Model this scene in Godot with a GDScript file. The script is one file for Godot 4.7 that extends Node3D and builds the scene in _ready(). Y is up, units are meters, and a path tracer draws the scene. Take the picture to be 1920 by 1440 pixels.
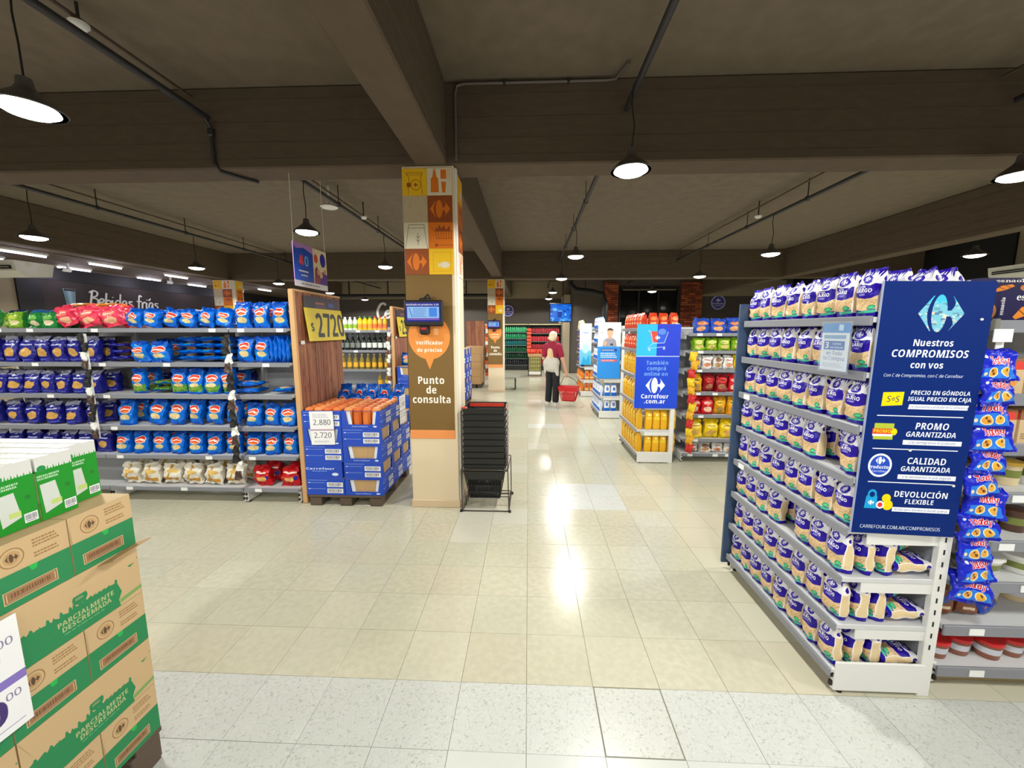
extends Node3D

const ORD := ["first", "second", "third", "fourth", "fifth", "sixth", "seventh", "eighth", "ninth", "tenth", "eleventh", "twelfth", "thirteenth", "fourteenth", "fifteenth", "sixteenth", "seventeenth", "eighteenth", "nineteenth", "twentieth", "twenty-first", "twenty-second", "twenty-third", "twenty-fourth", "twenty-fifth", "twenty-sixth", "twenty-seventh", "twenty-eighth"]
const UP := Vector3.UP
var M := {}
var T := {}
var K := {}
var taken := {}
var rng := RandomNumberGenerator.new()
var wob := FastNoiseLite.new()
var bold: SystemFont
var sans: SystemFont
var serif: SystemFont

# ---------------------------------------------------------------- mesh collector
class MB:
	var v := PackedVector3Array()
	var n := PackedVector3Array()
	var u := PackedVector2Array()
	func tri(a: Vector3, b: Vector3, c: Vector3, na: Vector3, nb: Vector3, nc: Vector3, ua: Vector2, ub: Vector2, uc: Vector2) -> void:
		if (b - a).cross(c - a).dot(na + nb + nc) > 0.0:
			v.push_back(a); v.push_back(c); v.push_back(b)
			n.push_back(na); n.push_back(nc); n.push_back(nb)
			u.push_back(ua); u.push_back(uc); u.push_back(ub)
		else:
			v.push_back(a); v.push_back(b); v.push_back(c)
			n.push_back(na); n.push_back(nb); n.push_back(nc)
			u.push_back(ua); u.push_back(ub); u.push_back(uc)
	# a lower left, b lower right, c upper right, d upper left; out = outward hint
	func quad(a: Vector3, b: Vector3, c: Vector3, d: Vector3, out: Vector3, r := Rect2(0, 0, 1, 1)) -> void:
		var nn := (c - a).cross(d - b).normalized()
		if nn.dot(out) < 0.0:
			nn = -nn
		var ua := Vector2(r.position.x, r.end.y)
		var ub := r.end
		var uc := Vector2(r.end.x, r.position.y)
		var ud := r.position
		tri(a, b, c, nn, nn, nn, ua, ub, uc)
		tri(a, c, d, nn, nn, nn, ua, uc, ud)
	# faces in the order +z -z +x -x +y -y
	func box(c: Vector3, s: Vector3, uv := []) -> void:
		var h := s / 2.0
		var f := [[Vector3(0, 0, 1), Vector3(1, 0, 0), Vector3(0, 1, 0)], [Vector3(0, 0, -1), Vector3(-1, 0, 0), Vector3(0, 1, 0)], [Vector3(1, 0, 0), Vector3(0, 0, -1), Vector3(0, 1, 0)], [Vector3(-1, 0, 0), Vector3(0, 0, 1), Vector3(0, 1, 0)], [Vector3(0, 1, 0), Vector3(1, 0, 0), Vector3(0, 0, -1)], [Vector3(0, -1, 0), Vector3(1, 0, 0), Vector3(0, 0, 1)]]
		for k in 6:
			var o: Vector3 = c + f[k][0] * h
			var x: Vector3 = f[k][1] * h
			var y: Vector3 = f[k][2] * h
			quad(o - x - y, o + x - y, o + x + y, o - x + y, f[k][0], uv[k] if uv.size() == 6 else (uv[0] if uv.size() == 1 else Rect2(0, 0, 1, 1)))
	func bev(c: Vector3, s: Vector3, r: float) -> void:
		var h := s / 2.0
		r = minf(r, minf(h.x, minf(h.y, h.z)) * 0.9)
		var g := h - Vector3(r, r, r)
		var at := func(sg: Vector3, full: int) -> Vector3:
			var p := sg * g
			p[full] = sg[full] * h[full]
			return c + p
		for k in 3:
			var i := (k + 1) % 3
			var j := (k + 2) % 3
			for s1 in [-1.0, 1.0]:
				var pts := []
				for q in [[-1.0, -1.0], [1.0, -1.0], [1.0, 1.0], [-1.0, 1.0]]:
					var sg := Vector3.ONE
					sg[k] = s1; sg[i] = q[0]; sg[j] = q[1]
					pts.append(at.call(sg, k))
				var o := Vector3.ZERO
				o[k] = s1
				quad(pts[0], pts[1], pts[2], pts[3], o)
				for s2 in [-1.0, 1.0]:
					var a := Vector3.ONE
					a[k] = s1; a[i] = s2; a[j] = -1.0
					var b := a
					b[j] = 1.0
					var oo := Vector3.ZERO
					oo[k] = s1; oo[i] = s2
					quad(at.call(a, k), at.call(b, k), at.call(b, i), at.call(a, i), oo)
		for sx in [-1.0, 1.0]:
			for sy in [-1.0, 1.0]:
				for sz in [-1.0, 1.0]:
					var sg := Vector3(sx, sy, sz)
					var nn := sg.normalized()
					tri(at.call(sg, 0), at.call(sg, 1), at.call(sg, 2), nn, nn, nn, Vector2.ZERO, Vector2.ZERO, Vector2.ZERO)
	# rows of points, smooth; uv rect spans the grid (row 0 at v end)
	func grid(P: Array, UVs: Array, flip := false) -> void:
		var ni := P.size()
		var nj: int = P[0].size()
		var N := []
		for i in ni:
			var row := PackedVector3Array()
			for j in nj:
				var di: Vector3 = P[mini(i + 1, ni - 1)][j] - P[maxi(i - 1, 0)][j]
				var dj: Vector3 = P[i][mini(j + 1, nj - 1)] - P[i][maxi(j - 1, 0)]
				var q := dj.cross(di)
				q = q.normalized() if q.length() > 1e-12 else Vector3.UP
				row.push_back(-q if flip else q)
			N.append(row)
		for i in ni - 1:
			for j in nj - 1:
				tri(P[i][j], P[i][j + 1], P[i + 1][j + 1], N[i][j], N[i][j + 1], N[i + 1][j + 1], UVs[i][j], UVs[i][j + 1], UVs[i + 1][j + 1])
				tri(P[i][j], P[i + 1][j + 1], P[i + 1][j], N[i][j], N[i + 1][j + 1], N[i + 1][j], UVs[i][j], UVs[i + 1][j + 1], UVs[i + 1][j])
	func tube(pts: Array, r: float, seg := 8, closed := false) -> void:
		var rings := []
		var np := pts.size()
		var ref := Vector3(0.123, 0.97, 0.211)
		for i in np:
			var a: Vector3 = pts[(i - 1 + np) % np] if closed else pts[maxi(i - 1, 0)]
			var b: Vector3 = pts[(i + 1) % np] if closed else pts[mini(i + 1, np - 1)]
			var d := (b - a).normalized()
			if absf(d.dot(ref)) > 0.95:
				ref = Vector3(0.97, 0.11, 0.21)
			var x := d.cross(ref).normalized()
			var y := d.cross(x)
			ref = -y if ref.dot(y) < 0 else y
			x = d.cross(ref).normalized()
			y = x.cross(d)
			var ring := []
			for k in seg + 1:
				var t := TAU * k / seg
				ring.append([pts[i] + (x * cos(t) + y * sin(t)) * r, x * cos(t) + y * sin(t)])
			rings.append(ring)
		for i in (np if closed else np - 1):
			var A: Array = rings[i]
			var B: Array = rings[(i + 1) % np]
			for k in seg:
				tri(A[k][0], A[k + 1][0], B[k + 1][0], A[k][1], A[k + 1][1], B[k + 1][1], Vector2(float(k) / seg, 0), Vector2(float(k + 1) / seg, 0), Vector2(float(k + 1) / seg, 1))
				tri(A[k][0], B[k + 1][0], B[k][0], A[k][1], B[k + 1][1], B[k][1], Vector2(float(k) / seg, 0), Vector2(float(k + 1) / seg, 1), Vector2(float(k) / seg, 1))
		if not closed:
			for e in [0, np - 1]:
				var o: Vector3 = (pts[0] - pts[1]) if e == 0 else (pts[np - 1] - pts[np - 2])
				o = o.normalized()
				for k in seg:
					tri(pts[e], rings[e][k][0], rings[e][k + 1][0], o, o, o, Vector2.ZERO, Vector2.ZERO, Vector2.ZERO)
	# profile of (radius, height); v runs down from the last point
	func lathe(prof: Array, seg := 16, c := Vector3.ZERO, sq := 1.0) -> void:
		var L := [0.0]
		for i in prof.size() - 1:
			L.append(L[i] + (prof[i + 1] - prof[i]).length())
		var tot: float = maxf(L[-1], 1e-6)
		var sn := []
		for i in prof.size() - 1:
			var d: Vector2 = (prof[i + 1] - prof[i])
			sn.append(Vector2(d.y, -d.x).normalized())
		for i in prof.size() - 1:
			var n0: Vector2 = sn[i]
			var n1: Vector2 = sn[i]
			if i > 0 and sn[i - 1].dot(sn[i]) > 0.6:
				n0 = (sn[i - 1] + sn[i]).normalized()
			if i < prof.size() - 2 and sn[i + 1].dot(sn[i]) > 0.6:
				n1 = (sn[i + 1] + sn[i]).normalized()
			for k in seg:
				var t0 := TAU * k / seg
				var t1 := TAU * (k + 1) / seg
				var e0 := Vector3(sin(t0), 0, cos(t0) * sq)
				var e1 := Vector3(sin(t1), 0, cos(t1) * sq)
				var a: Vector3 = c + e0 * prof[i].x + UP_() * prof[i].y
				var b: Vector3 = c + e1 * prof[i].x + UP_() * prof[i].y
				var cc: Vector3 = c + e1 * prof[i + 1].x + UP_() * prof[i + 1].y
				var d2: Vector3 = c + e0 * prof[i + 1].x + UP_() * prof[i + 1].y
				var va := 1.0 - float(L[i]) / tot
				var vb := 1.0 - float(L[i + 1]) / tot
				var ua := float(k) / seg
				var ub := float(k + 1) / seg
				var na: Vector3 = (e0 * n0.x + UP_() * n0.y)
				var nb: Vector3 = (e1 * n0.x + UP_() * n0.y)
				var nc: Vector3 = (e1 * n1.x + UP_() * n1.y)
				var nd: Vector3 = (e0 * n1.x + UP_() * n1.y)
				if prof[i].x > 1e-6:
					tri(a, b, cc, na, nb, nc, Vector2(ua, va), Vector2(ub, va), Vector2(ub, vb))
				if prof[i + 1].x > 1e-6:
					tri(a, cc, d2, na, nc, nd, Vector2(ua, va), Vector2(ub, vb), Vector2(ua, vb))
	func UP_() -> Vector3:
		return Vector3(0, 1, 0)
	func xf(t: Transform3D, from := 0) -> void:
		for i in range(from, v.size()):
			v[i] = t * v[i]
			n[i] = (t.basis * n[i]).normalized()
	func done() -> ArrayMesh:
		var a := []
		a.resize(Mesh.ARRAY_MAX)
		a[Mesh.ARRAY_VERTEX] = v
		a[Mesh.ARRAY_NORMAL] = n
		a[Mesh.ARRAY_TEX_UV] = u
		var m := ArrayMesh.new()
		m.add_surface_from_arrays(Mesh.PRIMITIVE_TRIANGLES, a)
		return m

# ---------------------------------------------------------------- nodes
func numbered(called: String) -> String:
	var k: int = taken.get(called, 0)
	taken[called] = k + 1
	return called if k == 0 else "%s_%03d" % [called, k]

func tag(o: Node, label: String, category: String, group := "", kind := "") -> void:
	if label: o.set_meta("label", label)
	if category: o.set_meta("category", category)
	if group: o.set_meta("group", group)
	if kind: o.set_meta("kind", kind)

func thing(called: String, label: String, category: String, at := Vector3.ZERO, turn := 0.0, group := "") -> Node3D:
	var o := Node3D.new()
	o.name = numbered(called)
	add_child(o)
	o.position = at
	o.rotation.y = turn
	tag(o, label, category, group)
	return o

func part(parent: Node, called: String, mesh: Mesh, m: Material, at := Vector3.ZERO, label := "") -> MeshInstance3D:
	var o := MeshInstance3D.new()
	o.name = called if parent != self else numbered(called)
	o.mesh = mesh
	o.material_override = m
	o.position = at
	parent.add_child(o, true)
	if label: o.set_meta("label", label)
	return o

# one mesh = one thing
func single(called: String, mesh: Mesh, m: Material, label: String, category: String, at := Vector3.ZERO, rot := Vector3.ZERO, group := "") -> MeshInstance3D:
	var o := part(self, called, mesh, m, at)
	o.rotation = rot
	tag(o, label, category, group)
	return o

func struct(called: String, mesh: Mesh, m: Material, label := "") -> MeshInstance3D:
	var o := part(self, called, mesh, m)
	o.set_meta("kind", "structure")
	if label: o.set_meta("label", label)
	return o

func copy(src: Node3D, called: String, label: String, at: Vector3, rot := Vector3.ZERO) -> Node3D:
	var o: Node3D = src.duplicate()
	o.name = numbered(called)
	add_child(o)
	o.position = at
	o.rotation = rot
	o.set_meta("label", label)
	return o

func cube(c: Vector3, s: Vector3, r := 0.0) -> ArrayMesh:
	var key := "c%s%s%s" % [c, s, r]
	if not K.has(key):
		var b := MB.new()
		if r > 0.0: b.bev(c, s, r)
		else: b.box(c, s)
		K[key] = b.done()
	return K[key]

# ---------------------------------------------------------------- materials
func col(r: int, g: int, b: int) -> Color:
	return Color8(r, g, b)

func mat(key: String, c: Color, rough := 0.6, metal := 0.0, tex: Texture2D = null, spec := 0.5) -> StandardMaterial3D:
	if M.has(key): return M[key]
	var m := StandardMaterial3D.new()
	m.resource_name = key
	m.albedo_color = c
	m.roughness = rough
	m.metallic = metal
	m.metallic_specular = spec
	if tex: m.albedo_texture = tex
	M[key] = m
	return m

func noise_tex(key: String, freq: float, c0: Color, c1: Color, seed_ := 1, w := 256, oct := 4, h := 0, c2 := Color(0, 0, 0, 0)) -> Texture2D:
	if T.has(key): return T[key]
	var nz := FastNoiseLite.new()
	nz.seed = seed_
	nz.frequency = freq
	nz.fractal_octaves = oct
	if h == 0: h = w
	var im := Image.create(w, h, false, Image.FORMAT_RGB8)
	for y in h:
		for x in w:
			# wrap by blending two shifted samples
			var f := float(x) / w
			var g := float(y) / h
			var a := lerpf(nz.get_noise_2d(x, y), nz.get_noise_2d(x - w, y), f)
			var b := lerpf(nz.get_noise_2d(x, y - h), nz.get_noise_2d(x - w, y - h), f)
			var t := clampf(lerpf(a, b, g) * 1.4 + 0.5, 0.0, 1.0)
			im.set_pixel(x, y, c0.lerp(c1, t))
	T[key] = ImageTexture.create_from_image(im)
	return T[key]

# ---------------------------------------------------------------- drawing on images (flat print)
func canvas(w: int, h: int, c: Color) -> Image:
	var im := Image.create(w, h, false, Image.FORMAT_RGB8)
	im.fill(c)
	return im

func rect(im: Image, x: float, y: float, w: float, h: float, c: Color) -> void:
	im.fill_rect(Rect2i(roundi(x), roundi(y), maxi(1, roundi(w)), maxi(1, roundi(h))), c)

func poly(im: Image, pts: Array, c: Color) -> void:
	var y0 := 1e9
	var y1 := -1e9
	for p in pts:
		y0 = minf(y0, p.y)
		y1 = maxf(y1, p.y)
	for y in range(maxi(0, floori(y0)), mini(im.get_height() - 1, ceili(y1)) + 1):
		var yy := y + 0.5
		var xs := []
		for i in pts.size():
			var a: Vector2 = pts[i]
			var b: Vector2 = pts[(i + 1) % pts.size()]
			if (a.y <= yy) != (b.y <= yy):
				xs.append(a.x + (yy - a.y) / (b.y - a.y) * (b.x - a.x))
		xs.sort()
		for k in range(0, xs.size() - 1, 2):
			var xa := roundi(xs[k])
			var xb := roundi(xs[k + 1])
			if xb > xa: im.fill_rect(Rect2i(xa, y, xb - xa, 1), c)

func oval(im: Image, cx: float, cy: float, rx: float, ry: float, c: Color) -> void:
	for y in range(maxi(0, floori(cy - ry)), mini(im.get_height() - 1, ceili(cy + ry)) + 1):
		var t := (y + 0.5 - cy) / ry
		if absf(t) < 1.0:
			var w := rx * sqrt(1.0 - t * t)
			im.fill_rect(Rect2i(roundi(cx - w), y, maxi(1, roundi(2 * w)), 1), c)

func line(im: Image, pts: Array, w: float, c: Color) -> void:
	for i in pts.size() - 1:
		var a: Vector2 = pts[i]
		var b: Vector2 = pts[i + 1]
		var n := (b - a).orthogonal().normalized() * w / 2.0
		poly(im, [a + n, b + n, b - n, a - n], c)
		oval(im, b.x, b.y, w / 2, w / 2, c)
	oval(im, pts[0].x, pts[0].y, w / 2, w / 2, c)

# text of capital height about s pixels, baseline y, at x (align 0 left, .5 centre, 1 right)
func text(im: Image, what: String, x: float, y: float, s: float, c: Color, align := 0.5, font: Font = null, slant := 0.0, wide := 1.0, turn := 0.0) -> void:
	var key := "t" + what + str((font if font else bold).get_instance_id())
	if not K.has(key):
		var tm := TextMesh.new()
		tm.text = what
		tm.font = font if font else bold
		tm.font_size = 32
		tm.pixel_size = 1.0
		tm.depth = 0.0
		tm.curve_step = 2.0
		tm.horizontal_alignment = HORIZONTAL_ALIGNMENT_LEFT
		tm.vertical_alignment = VERTICAL_ALIGNMENT_BOTTOM
		var arr := tm.get_mesh_arrays()
		var vs: PackedVector3Array = arr[Mesh.ARRAY_VERTEX]
		var ix: PackedInt32Array = arr[Mesh.ARRAY_INDEX] if arr[Mesh.ARRAY_INDEX] != null else PackedInt32Array(range(vs.size()))
		K[key] = [vs, ix, (font if font else bold).get_descent(32)]
	var vs: PackedVector3Array = K[key][0]
	var ix: PackedInt32Array = K[key][1]
	var base: float = K[key][2]
	var k := s / 23.0
	var x0 := 1e9
	var x1 := -1e9
	for p in vs:
		x0 = minf(x0, p.x)
		x1 = maxf(x1, p.x)
	var ct := cos(turn)
	var sn := sin(turn)
	for i in range(0, ix.size(), 3):
		var tr := []
		for j in 3:
			var p := vs[ix[i + j]]
			var yy := (p.y - base) * k
			var xx := (p.x - x0 - (x1 - x0) * align) * k * wide + yy * slant
			tr.append(Vector2(x + xx * ct + -yy * -sn, y + xx * sn - yy * ct))
		poly(im, tr, c)

# the diamond emblem with the curved letter cut out, half width r
func emblem(im: Image, x: float, y: float, r: float, c: Color, c_left := Color(0, 0, 0, 0)) -> void:
	var h := r * 0.8
	var L := [Vector2(x - r, y)]
	L.append(Vector2(x - 0.42 * r, y - h * 0.93))
	for i in 9:
		var t := -1.0 + i / 4.0
		L.append(Vector2(x - (0.36 + 0.24 * (1.0 - t * t)) * r, y + t * h * 0.95))
	L.append(Vector2(x - 0.42 * r, y + h * 0.93))
	poly(im, L, c if c_left.a == 0.0 else c_left)
	oval(im, x - 0.08 * r, y, 0.33 * r, h, c)
	var R := [Vector2(x + 0.42 * r, y - h * 0.93), Vector2(x + r, y), Vector2(x + 0.42 * r, y + h * 0.93)]
	for i in 7:
		var t := i / 6.0
		R.append(Vector2(x + (0.42 + 0.13 * sin(t * PI)) * r, y + h * lerpf(0.9, 0.16, t)))
	R.append(Vector2(x, y + h * 0.13))
	R.append(Vector2(x, y - h * 0.13))
	for i in 7:
		var t := i / 6.0
		R.append(Vector2(x + (0.42 + 0.13 * sin(t * PI)) * r, y - h * lerpf(0.16, 0.9, t)))
	poly(im, R, c)

func barcode(im: Image, x: float, y: float, w: float, h: float, c := Color(0.25, 0.25, 0.3), ground := Color(0.93, 0.93, 0.95)) -> void:
	rect(im, x, y, w, h, ground)
	var q := x + w * 0.08
	var r := RandomNumberGenerator.new()
	r.seed = 7
	while q < x + w * 0.9:
		var ww := w * r.randf_range(0.012, 0.035)
		rect(im, q, y + h * 0.14, ww, h * 0.58, c)
		q += ww + w * r.randf_range(0.015, 0.04)
	rect(im, x + w * 0.12, y + h * 0.8, w * 0.7, h * 0.08, c.lerp(Color.WHITE, 0.3))

func small_print(im: Image, x: float, y: float, w: float, h: float, rows: int, c: Color, seed_ := 3) -> void:
	var r := RandomNumberGenerator.new()
	r.seed = seed_
	for k in rows:
		var q := x
		var stop := x + w * r.randf_range(0.7, 1.0)
		while q < stop:
			var ww := w * r.randf_range(0.05, 0.14)
			rect(im, q, y + h * (k + 0.2) / rows, minf(ww, stop - q), h * 0.5 / rows, c)
			q += ww + w * 0.025

func print_tex(key: String, im: Image, shrink := 2) -> Texture2D:
	if shrink > 1:
		im.resize(im.get_width() / shrink, im.get_height() / shrink, Image.INTERPOLATE_BILINEAR if shrink == 2 else Image.INTERPOLATE_LANCZOS)
	T[key] = ImageTexture.create_from_image(im)
	return T[key]

# ---------------------------------------------------------------- bags
# a filled bag standing on its base at the origin, front towards +z; texture: 0-.74 front, .74-1 gusset
func bag(w: float, h: float, d: float, sd: int, top_w := 0.86, pillow := false, crumple := 0.004, lean := 0.0, nv := 14, gather := false) -> ArrayMesh:
	var b := MB.new()
	var sec := []
	for i in nv + 1:
		var t := float(i) / nv
		var fd: float
		var fw: float
		if pillow:
			fd = pow(maxf(0.0, sin(PI * clampf((t - 0.06) / 0.88, 0.0, 1.0))), 0.55)
			fd = maxf(fd, 0.06)
			fw = 1.0 - 0.07 * sin(PI * t)
		else:
			var tt := clampf(t / 0.16, 0.0, 1.0)
			fd = 0.72 + 0.28 * sin(tt * PI / 2.0)
			if t > 0.48: fd *= maxf(0.07, sqrt(maxf(0.0, 1.0 - pow((t - 0.48) / 0.46, 2.3))))
			fw = (0.93 + 0.07 * tt) * (1.0 if t < 0.6 else lerpf(1.0, top_w, smoothstep(0.6, 0.92, t)))
			if gather and t > 0.93: fw *= 1.08
		sec.append([fw * w / 2.0, fd * d / 2.0, t])
	var bend := func(p: Vector3, t: float) -> Vector3:
		var k := crumple * (0.5 + 1.3 * absf(t - 0.4))
		var q := p * 40.0 + Vector3(sd * 7.3, sd * 3.1, sd * 5.7)
		p.x += wob.get_noise_3d(q.x, q.y, q.z) * k * 1.8
		p.z += wob.get_noise_3d(q.y + 31.0, q.z, q.x) * k * 3.4 + lean * t * t * h
		if t > 0.05: p.y += wob.get_noise_3d(q.z, q.x + 17.0, q.y) * k * 1.2
		return p
	var n := 3.2
	for side in 4:   # front, right gusset, back, left gusset
		var P := []
		var U := []
		var nj := 10 if side % 2 == 0 else 3
		for i in nv + 1:
			var row := PackedVector3Array()
			var ur := PackedVector2Array()
			for j in nj + 1:
				var s := -1.0 + 2.0 * j / nj
				var x: float
				var z: float
				if side % 2 == 0:
					var sx := s * 0.92
					x = sx * sec[i][0]
					z = sec[i][1] * pow(1.0 - pow(absf(sx), n), 1.0 / n)
					if side == 2:
						x = -x
						z = -z
					ur.push_back(Vector2(0.74 * j / nj, 1.0 - sec[i][2]))
				else:
					var zz := s * pow(1.0 - pow(0.92, n), 1.0 / n)
					z = -zz * sec[i][1]
					x = sec[i][0] * pow(1.0 - pow(absf(zz), n), 1.0 / n)
					if side == 3:
						x = -x
						z = -z
					ur.push_back(Vector2(0.75 + 0.24 * j / nj, 1.0 - sec[i][2]))
				row.push_back(bend.call(Vector3(x, sec[i][2] * h, z), sec[i][2]))
			P.append(row)
			U.append(ur)
		b.grid(P, U)
	# base
	var a: float = sec[0][0] * 0.93
	var e: float = sec[0][1] * 0.6
	b.quad(Vector3(-a, 0.001, e), Vector3(a, 0.001, e), Vector3(a, 0.001, -e), Vector3(-a, 0.001, -e), Vector3.DOWN, Rect2(0.3, 0.96, 0.1, 0.02))
	return b.done()

func film(key: String, tex: Texture2D, rough := 0.32) -> StandardMaterial3D:
	var m := mat(key, Color.WHITE, rough, 0.0, tex, 0.3)
	m.clearcoat_enabled = true
	m.clearcoat = 0.22
	m.clearcoat_roughness = 0.25
	return m

# ================================================================ scene
const LAMP_ENERGY := 3.65
const TUBE_ENERGY := 0.12

func _ready() -> void:
	rng.seed = 11
	wob.seed = 5
	wob.frequency = 0.35
	var cam := Camera3D.new()
	cam.name = "camera"
	cam.fov = rad_to_deg(2.0 * atan(720.0 / 743.25))
	cam.position = Vector3(0, 1.6, 0)
	cam.rotation_degrees = Vector3(-7.716, 2.367, 0)
	cam.near = 0.05
	cam.far = 60.0
	add_child(cam)
	var we := WorldEnvironment.new()
	we.name = "surroundings"
	var env := Environment.new()
	env.background_mode = Environment.BG_COLOR
	env.background_color = Color.BLACK
	env.tonemap_mode = Environment.TONE_MAPPER_LINEAR
	env.tonemap_exposure = 1.0
	env.sdfgi_enabled = true
	env.ssao_enabled = true
	env.ssil_enabled = true
	we.environment = env
	add_child(we)
	bold = SystemFont.new()
	bold.font_names = PackedStringArray(["Droid Sans"])
	bold.font_weight = 700
	sans = SystemFont.new()
	sans.font_names = PackedStringArray(["Droid Sans"])
	serif = SystemFont.new()
	serif.font_names = PackedStringArray(["Droid Serif"])
	serif.font_weight = 700
	materials()
	shell()
	floor_tiles()
	lamps()
	columns()
	far_end()
	ceiling_fittings()
	pasta_gondola()
	pallet_display()
	bottle_gondola()
	far_aisle()
	rice_rack()
	spread_gondola()
	snack_gondola()
	more_racks()
	milk_pallet()
	basket_stack()
	shopper()

func materials() -> void:
	var conc := noise_tex("concrete", 0.05, Color(0.93, 0.93, 0.93), Color(1.0, 1.0, 1.0), 4, 256, 5)
	for a in [["ceiling", col(116, 104, 88)], ["beam", col(93, 79, 64)]]:
		var m := mat(a[0], a[1], 0.85, 0.0, conc)
		m.uv1_triplanar = true
		m.uv1_world_triplanar = true
		m.uv1_scale = Vector3(0.35, 1.2, 0.35)
	mat("wall_beige", col(150, 138, 116), 0.8)
	mat("wall_dark", col(54, 46, 44), 0.8)
	mat("wall_grey", col(82, 75, 70), 0.8)
	mat("black", col(22, 21, 22), 0.6)
	mat("black_metal", col(30, 30, 31), 0.4)
	mat("pipe", col(44, 44, 46), 0.5)
	mat("white", col(232, 232, 228), 0.5)
	mat("white_metal", col(226, 226, 224), 0.35)
	mat("cream", col(226, 208, 178), 0.6)
	mat("rail", col(132, 134, 143), 0.35)
	mat("shelf", col(206, 207, 210), 0.4)
	mat("back_panel", col(178, 180, 186), 0.5)
	mat("tag", col(238, 239, 240), 0.5)
	mat("kraft", col(182, 146, 102), 0.8)
	mat("pallet_wood", col(92, 78, 66), 0.85)
	mat("grout", col(150, 144, 126), 0.9)
	mat("brick", col(150, 72, 42), 0.85)
	mat("brick_pale", col(172, 92, 55), 0.85)
	mat("brick_dark", col(118, 54, 34), 0.85)
	mat("mortar", col(96, 66, 52), 0.9)
	var g := mat("window_glass", Color(0.05, 0.06, 0.08, 0.35), 0.08)
	g.transparency = BaseMaterial3D.TRANSPARENCY_ALPHA
	var lamp := mat("lamp_glow", Color.WHITE, 0.5)
	lamp.emission_enabled = true
	lamp.emission = Color(1.0, 0.98, 0.92)
	lamp.emission_energy_multiplier = 12.0
	var tube := mat("tube_glow", Color.WHITE, 0.5)
	tube.emission_enabled = true
	tube.emission = Color(0.93, 0.9, 1.0)
	tube.emission_energy_multiplier = 6.0

func shell() -> void:
	var f := struct("floor", cube(Vector3(-0.05, -0.054, -6.1), Vector3(19.4, 0.1, 21.0)), M.grout)
	f.name = "floor"
	struct("ceiling", cube(Vector3(-0.05, 3.65, -6.1), Vector3(19.4, 0.2, 21.0)), M.ceiling)
	# walls
	struct("wall_left", cube(Vector3(-9.7, 1.75, -6.1), Vector3(0.2, 3.6, 21.0)), M.wall_beige)
	struct("wall_back", cube(Vector3(-0.05, 1.75, -16.6), Vector3(19.4, 3.6, 0.2)), M.wall_beige)
	struct("wall_right", cube(Vector3(9.6, 1.75, -6.1), Vector3(0.2, 3.6, 21.0)), M.wall_beige)
	struct("wall_front", cube(Vector3(-0.05, 1.75, 4.4), Vector3(19.4, 3.6, 0.2)), M.wall_beige)
	# dark painted cladding on the walls
	struct("wall_left_cladding", cube(Vector3(-9.59, 1.3, -12.0), Vector3(0.04, 2.6, 8.8)), M.wall_dark)
	struct("wall_left_band", cube(Vector3(-9.59, 2.73, -11.85), Vector3(0.05, 0.25, 9.3)), M.black)
	struct("wall_left_strip", cube(Vector3(-9.59, 1.3, -7.4), Vector3(0.05, 2.6, 0.4)), M.black)
	struct("wall_back_cladding", cube(Vector3(-4.0, 1.42, -16.48), Vector3(11.2, 2.84, 0.05)), M.wall_grey)
	struct("wall_right_cladding", cube(Vector3(9.48, 1.78, -12.4), Vector3(0.05, 3.5, 8.0)), M.black)
	# the low soffit over the cold drinks
	struct("ceiling_soffit", cube(Vector3(-8.8, 2.98, -9.7), Vector3(1.58, 0.2, 12.6)), M.beam)
	# beams, all with a narrow chamfer
	for b in [[Vector3(-0.05, 3.24, -3.547), Vector3(19.3, 0.62, 0.285)], [Vector3(-0.05, 3.215, -10.35), Vector3(19.3, 0.67, 0.3)], [Vector3(-0.05, 3.24, 3.3), Vector3(19.3, 0.62, 0.285)], [Vector3(-0.8, 3.24, -6.1), Vector3(0.26, 0.618, 20.6)], [Vector3(6.34, 3.22, -6.1), Vector3(0.3, 0.658, 20.6)], [Vector3(-7.85, 3.22, -6.1), Vector3(0.3, 0.658, 20.6)]]:
		var bm := MB.new()
		bm.bev(b[0], b[1], 0.012)
		var s: Vector3 = b[1]
		# board marks left by the formwork: thin fins along both cheeks
		var along := s.x > s.z
		for k in 4:
			for sd in [-1.0, 1.0]:
				var y: float = b[0].y - s.y / 2.0 + 0.07 + 0.145 * k + 0.02 * sin(k * 5.0)
				var at := Vector3(b[0].x, y, b[0].z + sd * (s.z / 2.0)) if along else Vector3(b[0].x + sd * (s.x / 2.0), y, b[0].z)
				bm.box(at, Vector3(s.x - 0.1, 0.004, 0.006) if along else Vector3(0.006, 0.004, s.z - 0.1))
		struct("trim_%d" % (1 + taken.get("beamcount", 0)), bm.done(), M.beam, "dark concrete ceiling beam with board marks")
		taken["beamcount"] = taken.get("beamcount", 0) + 1

func on_screen(p: Vector3) -> Vector2:
	var b := Basis.from_euler(Vector3(deg_to_rad(-7.716), deg_to_rad(2.367), 0))
	var q := b.inverse() * (p - Vector3(0, 1.6, 0))
	if q.z > -0.05: return Vector2(-1e4, -1e4)
	return Vector2(960 + 743.25 * q.x / -q.z, 720 - 743.25 * q.y / -q.z)

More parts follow.
